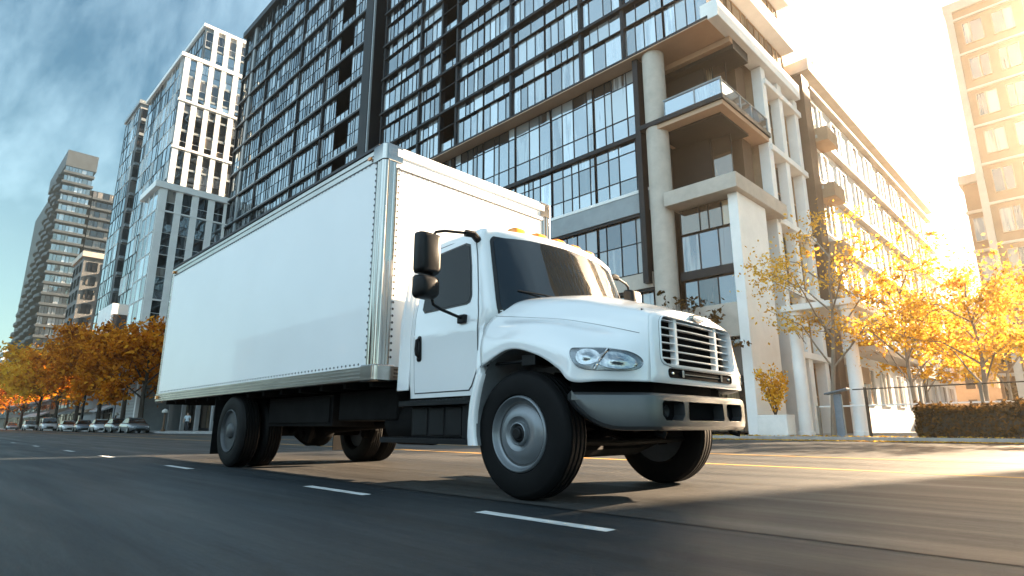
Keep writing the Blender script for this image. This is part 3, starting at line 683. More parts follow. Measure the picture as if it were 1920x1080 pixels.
# wheel-arch lips, liners and the mudguard strip behind each front wheel
for s in (1, -1):
    edge = [hood_pt(4*k/40, 7) for k in range(41)]
    lip = MB(); lip.loft([[(p.x, Y(s*p.y), p.z), (p.x, Y(s*(p.y-.05)), p.z+.004), (p.x, Y(s*(p.y-.055)), p.z+.03)] for p in edge], False); TB(lip, 'fender_lip', M['paint'], hood, smooth=True)
    inn = [(-3.775, .40), (-3.795, .48), (-3.80, .58), (-3.79, .69), (-3.765, .80), (-3.735, .90), (-3.70, .99)]
    oth = [(-3.885, .40), (-3.895, .48), (-3.89, .60), (-3.875, .73), (-3.845, .86), (-3.80, .98), (-3.745, 1.06)]
    mg = MB(); mg.loft([[(a[0], Y(s*1.17), a[1]), (a[0]-.004, Y(s*1.195), a[1]), (a[0]+.012, Y(s*1.212), a[1]), (b_[0]-.012, Y(s*1.217), b_[1]), (b_[0], Y(s*1.208), b_[1]), (b_[0], Y(s*1.17), b_[1])] for a, b_ in zip(oth, inn)], True, 0, True)
    TB(mg, 'mudguard', M['paint'], truck, smooth=True, angle=60)
    arc = inn+[(p.x, p.z+.012) for p in edge[3::2]]
    ln = MB(); ln.loft([[(x, Y(s*1.185), z), (x, Y(s*.95), z+.01), (x, Y(s*.74), z), (-3.3+(x+3.3)*.96, Y(s*.70), .5+(z-.5)*.95)] for x, z in arc], False)
    ln.loft([[(-3.3+(x+3.3)*.96, Y(s*.70), .5+(z-.5)*.95), (-3.3+(x+3.3)*.6, Y(s*.69), .5+(z-.5)*.75)] for x, z in arc[4:]], False)
    TB(ln, 'wheel_arch_liner', M['liner'], truck, smooth=True)
# cowl filler between hood, cab and door
for s in (1, -1):
    cf = MB(); cf.loft([[(x, Y(s*d), z) for d, z in ((1.10, 1.50), (1.155, 1.40), (1.165, 1.0), (1.10, .95))] for x in (-3.83, -3.76)], True, 0, True); TB(cf, 'cowl_panel', M['paint'], truck, smooth=True, angle=50)

# bumper ----------------------------------------------------------
path = [(-2.742+.365*q, 1.215-.42*q) for q in (0, .08, .16, .25, .34, .43, .55, .7, .82, .90)]+[(-2.385, .805), (-2.362, .765), (-2.348, .715), (-2.340, .64), (-2.336, .5), (-2.332, .3), (-2.33, 0)]
full = path+[(x, -d) for x, d in reversed(path[:-1])]
RR = []
for k, (x, d) in enumerate(full):
    a = Vector(full[min(k+1, len(full)-1)])-Vector(full[max(k-1, 0)]); n = Vector((-a.y, a.x)).normalized()
    if n.x < 0: n = -n
    t = min(k, len(full)-1-k); zb = (.74, .68, .635, .595, .565, .545, .53, .525)[min(t, 7)]; zt = .80
    prof = [(-.16, zt-.012), (-.05, zt), (-.02, zt-.004), (.0, zt-.022), (.008, zt-.06), (.008, zb+.07), (.002, zb+.03), (-.02, zb+.006), (-.05, zb), (-.16, zb+.01)]
    RR.append([(x+n.x*o, Y(d+n.y*o), z) for o, z in prof])
mb = MB(); mb.loft(RR, True, 0, True); bump = TB(mb, 'bumper', M['bumper'])
def cutter(d0, d1, z0, z1, ch):
    pts = [(d0+ch, z0), (d1-ch, z0), (d1, z0+ch), (d1, z1-.02), (d1-.02, z1), (d0+.02, z1), (d0, z1-.02), (d0, z0+ch)]
    return [[(x+7.0, -dd, z) for dd, z in pts] for x in (-2.43, -2.2)]
cut(bump, [cutter(.355, .66, .598, .742, .04), cutter(-.30, .30, .598, .742, .018), cutter(-.66, -.355, .598, .742, .04)])
bump.data.polygons.foreach_set('use_smooth', [True]*len(bump.data.polygons)); bump.data.set_sharp_from_angle(angle=math.radians(32))
q = bump.modifiers.new('bevel', 'BEVEL'); q.width = .006; q.segments = 2; q.limit_method = 'ANGLE'; q.angle_limit = math.radians(40)
rc = MB(); rc.box(-2.46, -2.42, Y(.72), Y(-.72), .57, .77); TB(rc, 'bumper_recess', M['interior'], bump)
for s in (1, -1):
    fg = MB(); fg.lathe([(0, 0), (0, .045), (.03, .05), (.035, .044), (.02, .02), (.02, 0)], (-2.435, Y(s*.5), .67), 'x', 20); TB(fg, 'fog_lamp', M['black'], bump, smooth=True)
    th = MB(); th.tube([(-2.5, Y(s*.62), .60), (-2.42, Y(s*.62), .50), (-2.36, Y(s*.62), .485), (-2.35, Y(s*.62), .52)], .018, 8); TB(th, 'tow_hook', M['chassis'], bump, smooth=True)
bb = MB(); bb.prism([(-2.9, Y(1.04)), (-2.72, Y(.96)), (-2.53, Y(.66)), (-2.53, Y(-.66)), (-2.72, Y(-.96)), (-2.9, Y(-1.04))], 'z', .785, .89); TB(bb, 'bumper_filler', M['interior'], bump, bevel=.02)
# ------------------------------------------------------------------ ground, road, pavements
def asphalt(name, base, seed, rough=.5):
    m = bpy.data.materials.new(name); n, l, b = nodes(m)
    t = n.new('ShaderNodeTexCoord')
    def noise(scale, st, det=6, dist=0, ro=.6):
        q = n.new('ShaderNodeMapping'); l.new(t.outputs['Object'], q.inputs[0]); q.inputs['Scale'].default_value = st; q.inputs['Location'].default_value = (seed, seed*2, 0)
        x = n.new('ShaderNodeTexNoise'); l.new(q.outputs[0], x.inputs['Vector']); x.inputs['Scale'].default_value = scale; x.inputs['Detail'].default_value = det; x.inputs['Distortion'].default_value = dist; x.inputs['Roughness'].default_value = ro
        return x
    def rng(x, a, b_, c, d):
        r = n.new('ShaderNodeMapRange'); l.new(x.outputs[0], r.inputs[0])
        for i, v in zip((1, 2, 3, 4), (a, b_, c, d)): r.inputs[i].default_value = v
        return r
    def mul(a, b_):
        q = n.new('ShaderNodeMath'); q.operation = 'MULTIPLY'; l.new(a.outputs[0], q.inputs[0]); l.new(b_.outputs[0], q.inputs[1]); return q
    streak = rng(noise(1.0, (.10, 3.2, 1), 8, .25, .7), .3, .7, .48, 1.45)       # wear polished along the driving direction
    fine = rng(noise(1.0, (1.6, 42, 1), 6, 0, .75), .3, .7, .55, 1.5)
    blotch = rng(noise(.35, (.5, 1, 1), 6, .6), .3, .7, .75, 1.15)
    grain = rng(noise(48, (.35, 1, 1), 5, 0, .8), .35, .7, .55, 1.6)
    lane = n.new('ShaderNodeTexWave'); q = n.new('ShaderNodeMapping'); l.new(t.outputs['Object'], q.inputs[0]); l.new(q.outputs[0], lane.inputs['Vector'])
    lane.wave_type = 'BANDS'; lane.bands_direction = 'Y'; lane.inputs['Scale'].default_value = .155; lane.inputs['Distortion'].default_value = 1.6; lane.inputs['Detail'].default_value = 2
    ln = rng(lane, 0, 1, .86, 1.08)
    v = mul(mul(mul(mul(streak, fine), blotch), grain), ln)
    c = n.new('ShaderNodeMix'); c.data_type = 'RGBA'; c.blend_type = 'MULTIPLY'; c.inputs[0].default_value = 1; c.inputs[6].default_value = (*base, 1); l.new(v.outputs[0], c.inputs[7]); l.new(c.outputs[2], b.inputs['Base Color'])
    rr = rng(noise(.8, (.2, 2.5, 1), 5, .3), .3, .7, rough-.10, rough+.16); l.new(rr.outputs[0], b.inputs['Roughness'])
    bp = n.new('ShaderNodeBump'); l.new(grain.outputs[0], bp.inputs['Height']); b.inputs['Specular IOR Level'].default_value = .32; bp.inputs['Strength'].default_value = .5; bp.inputs['Distance'].default_value = .004; l.new(bp.outputs[0], b.inputs['Normal'])
    return m
M['asphalt'] = asphalt('asphalt', (.015, .0205, .025), 3.1, .50)
M['asphaltlit'] = asphalt('lightened_asphalt', (.043, .042, .041), 7.7, .48)  # far lanes given a paler colour to brighten the sunlit road
M['earth'] = mat('earth', (.11, .10, .09), .9, noise=(.2, .4))
M['pave'] = mat('pavement_concrete', (.36, .345, .325), .8, noise=(1.2, .25), bump=(20, .15, .01))
M['kerb'] = mat('kerb_concrete', (.30, .295, .29), .8, noise=(2.5, .3), bump=(25, .2, .01))
M['linew'] = mat('white_road_paint', (.62, .63, .62), .6, noise=(9, .55), stretch=(.35, 3, 1))
M['liney'] = mat('yellow_road_paint', (.72, .38, .06), .6, noise=(5, .35), stretch=(.3, 2, 1))
M['tar'] = mat('tar_seam', (.012, .012, .013), .5, noise=(8, .3))
def struct(o): return tag(o, kind='structure')
g = MB(); g.quad([(-1800,-1200,-.03),(1400,-1200,-.03),(1400,1800,-.03),(-1800,1800,-.03)]); struct(g.build('ground', M['earth']))
g = MB(); g.quad([(-520,-14,0),(120,-14,0),(120,3.30,0),(-520,3.30,0)]); struct(g.build('road', M['asphalt']))
g = MB(); g.quad([(-520,3.30,0),(120,3.30,0),(120,27.2,0),(-520,27.2,0)]); struct(g.build('road', M['asphaltlit']))
def slab(name, poly, z0, z1, m):
    mb = MB(); mb.loft([[(x, y, z0) for x, y in poly], [(x, y, z1) for x, y in poly]], True, 0, True); return struct(mb.build(name, m, bevel=.012))
PV = [(-520, 16.5), (-60, 16.5), (-54, 18), (-48, 24), (-43, 27), (130, 27), (130, 160), (-520, 160)]
slab('pavement', [(x, y+.18 if y < 100 else y) for x, y in PV], -.02, .15, M['pave'])
# kerb stones: a strip along the pavement's edge, standing 2 cm proud
kb = MB(); pr = PV[:6]
kb.loft([[(x, y, -.02), (x, y, .155), (x, y+.02, .165), (x, y+.178, .165), (x, y+.178, -.02)] for x, y in pr], True, 0, True); struct(kb.build('kerb', M['kerb']))
slab('pavement', [(-520, -14), (130, -14), (130, -90), (-520, -90)], -.02, .15, M['pave'])
def strip(name, x0, x1, y, wd, m, z=.004):
    mb = MB(); n = max(1, int((x1-x0)/6)); mb.loft([[(x0+(x1-x0)*k/n, y-wd/2+random.uniform(-.006, .006), z), (x0+(x1-x0)*k/n, y+wd/2+random.uniform(-.006, .006), z)] for k in range(n+1)], False); return struct(mb.build(name, m))
for y in (8.85, 12.2): strip('yellow_line', -300, 60, y, .13, M['liney'])
strip('tar_seam', -40, 30, 3.30, .022, M['tar'])
for x in [-2.56, -5.03, -9.45, -13.8, -17.6, -22.8]+[-28.2-5.2*j for j in range(14)]:
    strip('lane_dash', x-.53, x+.53, 2.79, .10, M['linew'])
strip('edge_line', -300, 60, 25.6, .12, M['linew'])

# ------------------------------------------------------------------ building materials
M['frame'] = mat('dark_window_frame', (.012, .014, .017), .45, spec=.2, noise=(2, .3))
M['fin'] = mat('dark_metal_panel', (.012, .014, .017), .5, spec=.2, noise=(1, .4), stretch=(1, 1, .2))
M['band'] = mat('grey_spandrel', (.24, .27, .29), .35, noise=(.8, .25))
M['tan'] = mat('tan_soffit', (.46, .30, .20), .7, noise=(.5, .12))
M['stone'] = mat('pale_stone', (.46, .415, .365), .75, noise=(1.2, .18), bump=(6, .15, .03))
M['white'] = mat('white_cladding', (.78, .78, .77), .55, noise=(.6, .12))
M['brownwall'] = mat('brown_wall', (.13, .075, .042), .7, noise=(.6, .3))
M['brick'] = mat('grey_brown_brick', (.13, .135, .14), .85, noise=(1.5, .25))
M['concrete'] = mat('grey_concrete', (.30, .31, .32), .8, noise=(.5, .25))
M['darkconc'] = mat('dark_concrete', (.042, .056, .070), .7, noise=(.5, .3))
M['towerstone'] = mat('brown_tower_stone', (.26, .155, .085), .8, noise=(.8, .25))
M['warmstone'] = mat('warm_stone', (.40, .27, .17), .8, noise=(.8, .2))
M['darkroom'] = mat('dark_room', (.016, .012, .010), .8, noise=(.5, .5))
M['glassA'] = glass_mat('curtain_wall_glass', (.03, .035, .04), (.42, .45, .47), (.66, .74, .79), .42, wob=.07, refl_min=.36)
M['glassB'] = glass_mat('blue_tower_glass', (.05, .06, .07), (.40, .45, .5), (.88, .96, 1.0), .3, wob=.06, refl_min=.5)
M['glassD'] = glass_mat('dark_window_glass', (.018, .018, .02), (.22, .20, .18), (.55, .6, .65), .25, wob=.03, facing=.25)
M['glassW'] = glass_mat('warm_window_glass', (.07, .045, .03), (.45, .33, .2), (.7, .65, .6), .35, wob=.03, facing=.25)
M['railglass'] = glass_mat('balcony_glass', (.12, .15, .17), (.3, .34, .36), (.8, .9, .97), .4, wob=.03)

M['glassP'] = glass_mat('pale_blind_glass', (.25, .2, .16), (.65, .6, .54), (.8, .78, .75), .6, wob=.03, facing=.25)
class Bld:
    """a building: Empty at its base, windows collected so that the hundred that show largest stay parts of their own"""
    def __init__(s, name, label, loc, group=None):
        s.e = empty(name, loc); tag(s.e, label, 'building', group); s.loc = loc; s.cells = []
    def part(s, mb, name, m, **k): return mb.build(name, m, s.e, off=s.loc, **k)
    def box(s, name, m, *b, **k): mb = MB(); mb.box(*b); return s.part(mb, name, m, **k)
    def cell(s, plane, pos, a0, a1, z0, z1, fr, mats, n=1, rows=(1.0,), fw=.06, proud=.05, const=None):
        """one window: panes (slot 0) with their frame (slot 1). plane 'Y' faces -Y, plane 'X' faces +X"""
        mb = MB()
        def P(a, z, o): return (a, pos-o, z) if plane == 'Y' else (pos+o, a, z)
        def bx(aa, ab, za, zb, o0, o1, m_):
            mb.box(aa, ab, pos-o1, pos-o0, za, zb, m_) if plane == 'Y' else mb.box(pos+o0, pos+o1, aa, ab, za, zb, m_)
        cuts = [0]
        if isinstance(n, (list, tuple)): cuts = [0]+list(n)+[1]
        else:
            wts = [random.uniform(.55, 1.45) for _ in range(n)]; tw = sum(wts); acc = 0
            for q in wts: acc += q/tw; cuts.append(acc)
        rc = [0]; acc = 0; tr = sum(rows)
        for q in rows: acc += q/tr; rc.append(acc)
        for i in range(len(cuts)-1):
            for j in range(len(rc)-1):
                pa, pb = a0+(a1-a0)*cuts[i], a0+(a1-a0)*cuts[i+1]; za, zb = z0+(z1-z0)*rc[j], z0+(z1-z0)*rc[j+1]
                r_ = random.random()*100 if const is None else const
                pts = [P(pa, za, .0), P(pb, za, .0), P(pb, zb, .0), P(pa, zb, .0)]
                mb.quad(pts, 0, r_)
        if fw:
            for c in cuts:
                a = a0+(a1-a0)*c; bx(max(a0, a-fw/2), min(a1, a+fw/2), z0, z1, -.03, proud, 1)
            for c in rc:
                z = z0+(z1-z0)*c; bx(a0, a1, max(z0, z-fw/2), min(z1, z+fw/2), -.03, proud-.004, 1)
        ctr = Vector(P((a0+a1)/2, (z0+z1)/2, 0)); d = ctr.length
        cosv = abs(ctr.y)/d if plane == 'Y' else abs(ctr.x)/d
        s.cells.append((abs((a1-a0)*(z1-z0))*cosv/d/d, mb, mats, fr))
    def finish(s, most=98):
        s.cells.sort(key=lambda c: -c[0])
        for a, mb, mats, fr in s.cells[:most]: s.part(mb, 'window', mats, fixn=False)
        rest = {}
        for a, mb, mats, fr in s.cells[most:]: rest.setdefault(tuple(m.name for m in mats), []).append((mb, mats))
        for kk, lst in rest.items():
            big = MB()
            for mb, mats in lst:
                i = len(big.v); big.v += mb.v; big.f += [tuple(i+q for q in f) for f in mb.f]; big.m += mb.m; big.a += mb.a
            o = s.part(big, 'window', list(lst[0][1]), fixn=False); o['kind'] = 'stuff'
        return s.e
GA = [M['glassA'], M['frame']]; GB = [M['glassB'], M['frame']]; GD = [M['glassD'], M['frame']]; GW = [M['glassW'], M['frame']]
GBW = [M['glassB'], M['white']]; GDW = [M['glassD'], M['white']]; GWS = [M['glassW'], M['warmstone']]

# ------------------------------------------------------------------ tall glass slab on the left (behind the cargo box)
B = Bld('glass_office_building', 'tall dark framed glass slab with reflective panes rising behind the cargo box', (-72, 36, 0))
ZR = 64.6; fl = 4.25; z0f = ZR-fl*15
B.box('wall', M['darkroom'], -92.6, -53.0, 32.0, 60, 0, ZR-.3)
B.box('roof', M['frame'], -93.4, -52.2, 29.3, 60.4, ZR-.3, ZR+.7, bevel=.05)
bays = [-93.0, -89.8, -86.4, -82.6, -78.6, -74.6, -70.6, -66.8, -63.0, -59.6, -56.6, -52.6]
for k in range(15):
    z = z0f+k*fl
    B.box('ledge', M['frame'], -93.2, -52.5, 29.68, 32.2, z-.10, z+.14)
    B.box('ledge', M['band'], -93.1, -52.5, 29.86, 32.1, z+.14, z+.5)
    for a, b_ in zip(bays, bays[1:]):
        if abs(a+59.6) < .1:
            # open balcony bay: the back wall is in shade, a pale panel rail in front
            B.cell('Y', 31.98, a+.1, b_-.1, z+.55, z+fl-.18, 0, GD, 2, fw=.05)
            B.cell('Y', 30.0, a+.1, b_-.05, z+.55, z+1.45, 0, GA, 3, fw=.04)
            continue
        B.cell('Y', 30.0, a+.06, b_-.06, z+.55, z+fl-.18, 0, GA, random.choice((4, 5, 5, 6)), rows=(random.choice((.26, .3, .62)), .7), fw=.035)
for x in (-93.05, -89.8, -82.6, -70.6, -63.0): B.box('mullion', M['frame'], x-.12, x+.12, 29.80, 30.2, 0, ZR-.3)
B.box('mullion', M['band'], -89.45, -88.7, 29.80, 30.1, 0, ZR-.3)
for k in range(15):                                       # thin balconies poking out of the far end wall
    z = z0f+k*fl
    if z > 20: B.box('balcony', M['concrete'], -94.4, -93.2, 30.4+.02*k, 33.5, z-.15, z+.12); 
B.finish()

# dark vertical service shaft between the two glass blocks
S_ = Bld('service_tower', 'narrow black metal clad shaft between the two glass blocks', (-51, 36, 0))
S_.box('wall', M['fin'], -52.15, -50.6, 28.9, 60, 0, 72)
S_.box('wall', M['fin'], -50.6, -49.4, 30.9, 60, 0, 72)
for k in range(16): S_.box('ledge', M['frame'], -50.6, -49.4, 30.5, 30.9, 8+k*4.05, 8.35+k*4.05)
S_.box('downpipe', M['band'], -50.55, -50.35, 28.95, 29.15, 0, 72)
S_.finish()

# ------------------------------------------------------------------ main corner building: glass above, recessed storeys below, loggia at the corner
A = Bld('corner_office_building', 'large glass fronted corner building with tan soffit and pale round column behind the cab', (-31, 36, 0))
XL, XC = -49.4, -13.3
A.box('wall', M['darkroom'], XL, XC-2.0, 33.0, 62, 0, 60)
ZS = 24.2; fl = 4.05
bays = [-49.4, -46.0, -42.6, -39.2, -36.9, -33.4, -30.0, -26.4, -22.9, -19.3, -16.3, -13.3]
for k in range(9):
    z = ZS+k*fl
    A.box('ledge', M['frame'], XL, XC+.05, 29.66, 33.0, z+(.0 if k else .02), z+.22)
    A.box('ledge', M['frame'], XL, XC+.05, 29.80, 30.06, z+fl*.62, z+fl*.62+.07)
    for i, (a, b_) in enumerate(zip(bays, bays[1:])):
        if i == 3 and k < 6:
            A.cell('Y', 32.9, a+.1, b_-.1, z+.3, z+fl, 0, GD, 2, fw=.05)
            A.cell('Y', 30.05, a+.1, b_-.1, z+.3, z+1.3, 0, [M['railglass'], M['frame']], 2, fw=.04)
            continue
        A.cell('Y', 30.0, a+.05, b_-.05, z+.22, z+fl*.62, 0, GA, random.choice((3, 4, 4, 5)), fw=.035)
        A.cell('Y', 30.0, a+.05, b_-.05, z+fl*.62+.07, z+fl, 0, GA, random.choice((3, 4, 5)), fw=.035)
for x in (-49.2, -42.6, -39.2, -36.9, -30.0, -22.9, -19.3): A.box('mullion', M['frame'], x-.12, x+.12, 29.80, 30.3, ZS+.02, 60)
A.box('soffit', M['tan'], XL, XC+.04, 29.62, 33.0, ZS-.06, ZS-.001)
# recessed storeys under the soffit
yl = 30.8
lows = [(19.25, ZS-.07, 'hi'), (15.25, 18.95, 'hi'), (9.85, 13.55, 'lo'), (4.9, 8.6, 'lo')]
lb = [-49.4, -45.6, -41.8, -38.0, -34.2, -30.4, -26.6, -22.6, -18.5]
for za, zb, kind in lows:
    for a, b_ in zip(lb, lb[1:]):
        A.cell('Y', yl, a+.06, b_-.06, za, zb, 0, GA if kind == 'hi' else GD, random.choice((3, 4, 5)), rows=(.55, .45) if kind == 'lo' else (.3, .5, .2), fw=.05)
A.box('ledge', M['frame'], XL, -18.4, yl-.25, 33, 18.95, 19.25)
A.box('spandrel', M['band'], XL, -18.35, yl-.30, 33, 13.75, 15.05); A.box('ledge', M['white'], XL, -18.35, yl-.34, 33, 15.05, 15.25)
A.box('ledge', M['frame'], XL, -18.35, yl-.22, 33, 13.55, 13.75)
A.box('ledge', M['stone'], XL, -18.35, yl-.40, 33, 8.80, 9.75); A.box('ledge', M['frame'], XL, -18.35, yl-.3, 33, 9.75, 9.85); A.box('ledge', M['frame'], XL, -18.35, yl-.3, 33, 8.60, 8.80)
A.box('plinth', M['stone'], XL, -18.35, yl-.2, 33, 3.9, 4.9)
for a, b_ in zip(lb, lb[1:]): A.cell('Y', yl+.6, a+.3, b_-.3, .3, 3.9, 0, GW, 3, fw=.08)
for a in lb: A.box('pillar', M['stone'], a-.3, a+.3, yl-.15, yl+.9, 0, 3.9)
A.box('mullion', M['frame'], -18.75, -18.38, 29.95, 31.2, 9.0, ZS-.06)
c = MB(); c.lathe([(0.15, .0), (.15, .70), (ZS-.07, .70), (ZS-.07, 0)], (-17.5, 30.5, 0), 'z', 32); A.part(c, 'column', M['stone'], smooth=True, angle=40)
# corner loggia: balcony with glass rail, white canopy, dark recessed windows
lx0, lx1 = -16.6, -12.9
A.box('wall', M['brownwall'], -18.3, -13.9, 34.6, 36, 0, ZS-.07)
A.box('wall', M['brownwall'], -18.38, -18.0, 31.3, 34.6, 0, ZS-.07)
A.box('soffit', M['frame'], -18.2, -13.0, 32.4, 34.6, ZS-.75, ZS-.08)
A.box('soffit', M['tan'], -18.2, -13.0, 32.0, 32.4, ZS-.45, ZS-.08)
A.box('balcony', M['tan'], -17.9, lx1, 29.9, 36.5, 18.55, 18.85, bevel=.02); A.box('balcony', M['frame'], -18.35, lx1+.1, 29.75, 36.6, 18.85, 19.15)
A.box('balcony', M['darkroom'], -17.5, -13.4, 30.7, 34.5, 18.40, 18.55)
A.cell('Y', 29.85, -16.55, lx1+.02, 19.15, 20.15, 0, [M['railglass'], M['band']], 2, fw=.06); A.cell('X', lx1, 29.9, 36.4, 19.15, 20.15, 0, [M['railglass'], M['band']], 3, fw=.06)
A.box('handrail', M['band'], -16.6, lx1+.06, 29.78, 29.90, 20.15, 20.24)
A.box('canopy', M['stone'], -16.9, -12.45, 29.7, 37.0, 13.30, 14.20, bevel=.03)
A.cell('Y', 33.2, -17.9, -14.0, 14.3, 18.3, 0, GW, 3, fw=.07)
A.cell('Y', 33.4, -17.9, -14.0, 20.2, 23.6, 0, GW, 3, fw=.07)
A.cell('Y', 30.9, -16.55, -13.3, 11.7, 13.2, 0, GW, 4, fw=.05); A.cell('Y', 30.9, -16.55, -13.3, 9.4, 11.6, 0, GD, 3, fw=.05)
A.box('ledge', M['frame'], -16.6, -13.25, 30.6, 31.2, 8.85, 9.35); A.cell('Y', 30.9, -16.55, -13.3, 7.2, 8.8, 0, GD, 3, fw=.05)
A.box('ledge', M['stone'], -16.6, -13.0, 30.5, 31.4, 5.3, 7.15); A.cell('Y', 31.0, -16.55, -13.2, 3.2, 5.2, 0, GD, 3, fw=.06); A.box('ledge', M['fin'], -16.6, -13.2, 30.6, 31.3, 2.9, 3.2)
A.cell('Y', 31.3, -16.5, -13.2, .3, 2.9, 0, GW, 2, fw=.08)
A.box('pillar', M['white'], -13.3, -12.75, 30.35, 34.2, .15, 13.28, bevel=.02)
# face along the side street
A.box('wall', M['warmstone'], XC-2.0, XC-.3, 36.6, 43.2, 0, 60)
for k in range(9):
    z = ZS+k*fl
    A.box('balcony', M['white'], XC-.4, XC+.7, 29.7, 42.8, z-.05, z+1.1, bevel=.03)
    for j in range(4):
        A.cell('X', XC-.25, 30.2+j*3.2, 33.1+j*3.2, z+1.1, z+fl-.1, 0, GWS, 3, fw=.06)
for y in (36.8, 39.6, 42.6): A.box('pillar', M['white'], XC-.3, XC+.35, y-.35, y+.35, 0, ZS-.1, bevel=.02)
for z in (1.2, 5.2, 9.6, 14.6, 19.4):
    for y in (37.3, 40.1): A.cell('X', XC-.28, y, y+2.0, z, z+3.2, 0, GWS, 2, rows=(.4, .6), fw=.1)
    A.box('ledge', M['white'], XC-.3, XC+.5, 36.7, 43.2, z+3.5, z+3.9, bevel=.02)
A.finish()

# ------------------------------------------------------------------ sunlit pale building further along the side street
E_ = Bld('pale_side_street_building', 'long pale sunlit building with stepped cornice running down the side street', (-20, 66, 0))
E_.box('wall', M['white'], -34, -12.9, 44.8, 88, 0, 27.2); E_.box('cornice', M['stone'], -34, -12.2, 44.2, 88.4, 27.2, 28.2, bevel=.05)
E_.box('wall', M['brownwall'], -14.5, -12.5, 43.3, 44.8, 0, 26.5)
for k in range(6):
    z = 2.2+k*4.1
    for j in range(9):
        E_.cell('X', -12.86, 45.6+j*4.7, 48.1+j*4.7, z, z+2.7, 0, [M['glassP'], M['white']], 2, fw=.12, proud=.12)
    E_.box('ledge', M['stone'], -12.95, -12.4, 44.9, 88, z+3.2, z+3.45, bevel=.02)
for k in range(5):
    z = 3.5+k*4.5; E_.box('balcony', M['warmstone'], -12.9, -11.7, 45.0, 47.4, z, z+1.1)
for y in (47, 52, 57, 62, 70, 78): E_.box('parapet', M['white'], -20, -12.5, y, y+2.6, 28.2, 29.4)
E_.box('entrance_canopy', M['white'], -12.9, -9.6, 45.5, 58, 5.2, 5.6, bevel=.03)
E_.finish()
# ------------------------------------------------------------------ tower closing the view on the right
T_ = Bld('stone_tower', 'tan brown stone tower with pale ledges at the right end of the side street', (-1, 66, 0))
T_.box('wall', M['towerstone'], -4.75, .2, 60, 78, 0, 36.5); T_.box('cornice', M['stone'], -5.0, .4, 59.7, 78, 36.5, 37.4, bevel=.05)
T_.box('wall', M['towerstone'], -6.05, -4.75, 61.5, 78, 0, 21.0); T_.box('cornice', M['stone'], -6.3, -4.7, 61.2, 78, 21.0, 21.8, bevel=.05)
T_.box('pillar', M['stone'], -4.9, -4.4, 59.7, 60.2, 0, 36.5)
for k in range(10):
    z = 2.0+k*3.45
    for j in range(2): T_.cell('Y', 59.96, -3.9+j*2.0, -2.5+j*2.0, z, z+2.1, 0, GWS, 2, fw=.10, proud=.1)
    T_.box('ledge', M['stone'], -4.7, .2, 59.75, 60.1, z+2.5, z+2.7)
    if z < 18: T_.cell('Y', 61.46, -5.85, -4.95, z, z+2.1, 0, GWS, 1, fw=.1, proud=.1); T_.box('ledge', M['stone'], -6.15, -4.8, 61.25, 61.6, z+2.5, z+2.75)
T_.finish()
G_ = Bld('street_end_building', 'low beige building closing the far end of the side street behind the yellow trees', (-8, 112, 0))
G_.box('wall', M['warmstone'], -22, 8, 106, 118, 0, 17); G_.box('cornice', M['stone'], -22.3, 8.3, 105.6, 118, 17, 17.8, bevel=.05)
for k in range(4):
    for j in range(9): G_.cell('Y', 105.96, -20.5+j*3.1, -18.6+j*3.1, 2+k*3.8, 4.4+k*3.8, 0, GWS, 2, fw=.1)
G_.finish()
# unseen block added across the side street to keep the near right of the road in shade
F_ = Bld('shade_block', 'unseen brown block added to shade the near right of the road', (36, 60, 0))
F_.box('wall', M['warmstone'], 12.1, 60, 58, 63, 0, 82); F_.box('cornice', M['stone'], 11.95, 60, 57.6, 63.0, 82, 83)
for k in range(20):
    for j in range(10): F_.cell('Y', 57.96, 13.4+j*4, 15.9+j*4, 2+k*4, 5.0+k*4, 0, GD, 2, fw=.1)
F_.finish(40)

# ------------------------------------------------------------------ white striped tower
Wt = Bld('white_striped_tower', 'white tower with vertical window strips and blue glass flank left of the glass slab', (-118, 30, 0))
Wt.box('wall', M['concrete'], -130, -107.3, 24.3, 48, 0, 65.2); Wt.box('wall', M['concrete'], -130, -107.8, 27.2, 48, 65.2, 73.0)
Wt.box('cornice', M['white'], -130.2, -106.9, 23.8, 48, 65.2, 65.9); Wt.box('cornice', M['white'], -130.2, -107.4, 26.8, 48, 73.0, 73.6)
for k in range(14):
    z = 18+k*3.4; j = 0; x = -129.8
    while x < -108:
        wd = random.choice((1.6, 2.4, 3.1)); x1 = min(-107.4, x+wd)
        Wt.cell('Y', 24.26, x+.04, x1-.04, z, z+3.3, 0, GBW if random.random() < .35 else GB, random.choice((1, 2)), fw=.12); x = x1
for k in range(2):
    for j in range(6): Wt.cell('Y', 27.16, -129.5+j*3.6, -126.1+j*3.6, 66+k*3.4, 69.2+k*3.4, 0, GB, 2, fw=.1)
ys = [24.4, 25.3, 26.4, 27.3, 28.5, 29.3, 30.6, 31.4, 32.7, 33.6, 35.0, 36]
for i, (a, b_) in enumerate(zip(ys, ys[1:])):
    top = 65.1 if a < 27.2 else 72.9
    if i % 2 == 0: Wt.box('pier', M['white'], -107.6, -107.0, a, b_, 16, top)
    else:
        for k in range(16):
            z = 16+k*3.5
            if z+3.4 > top: break
            Wt.cell('X', -107.25, a, b_, z+.35, z+3.45, 0, GB if k % 3 else GDW, 1, rows=(.4, .6), fw=.05)
            Wt.box('spandrel', M['band'], -107.5, -107.1, a, b_, z, z+.35)
for z in (47.5, 56.5): Wt.box('ledge', M['white'], -107.5, -106.8, 24.2, 37, z, z+.4)
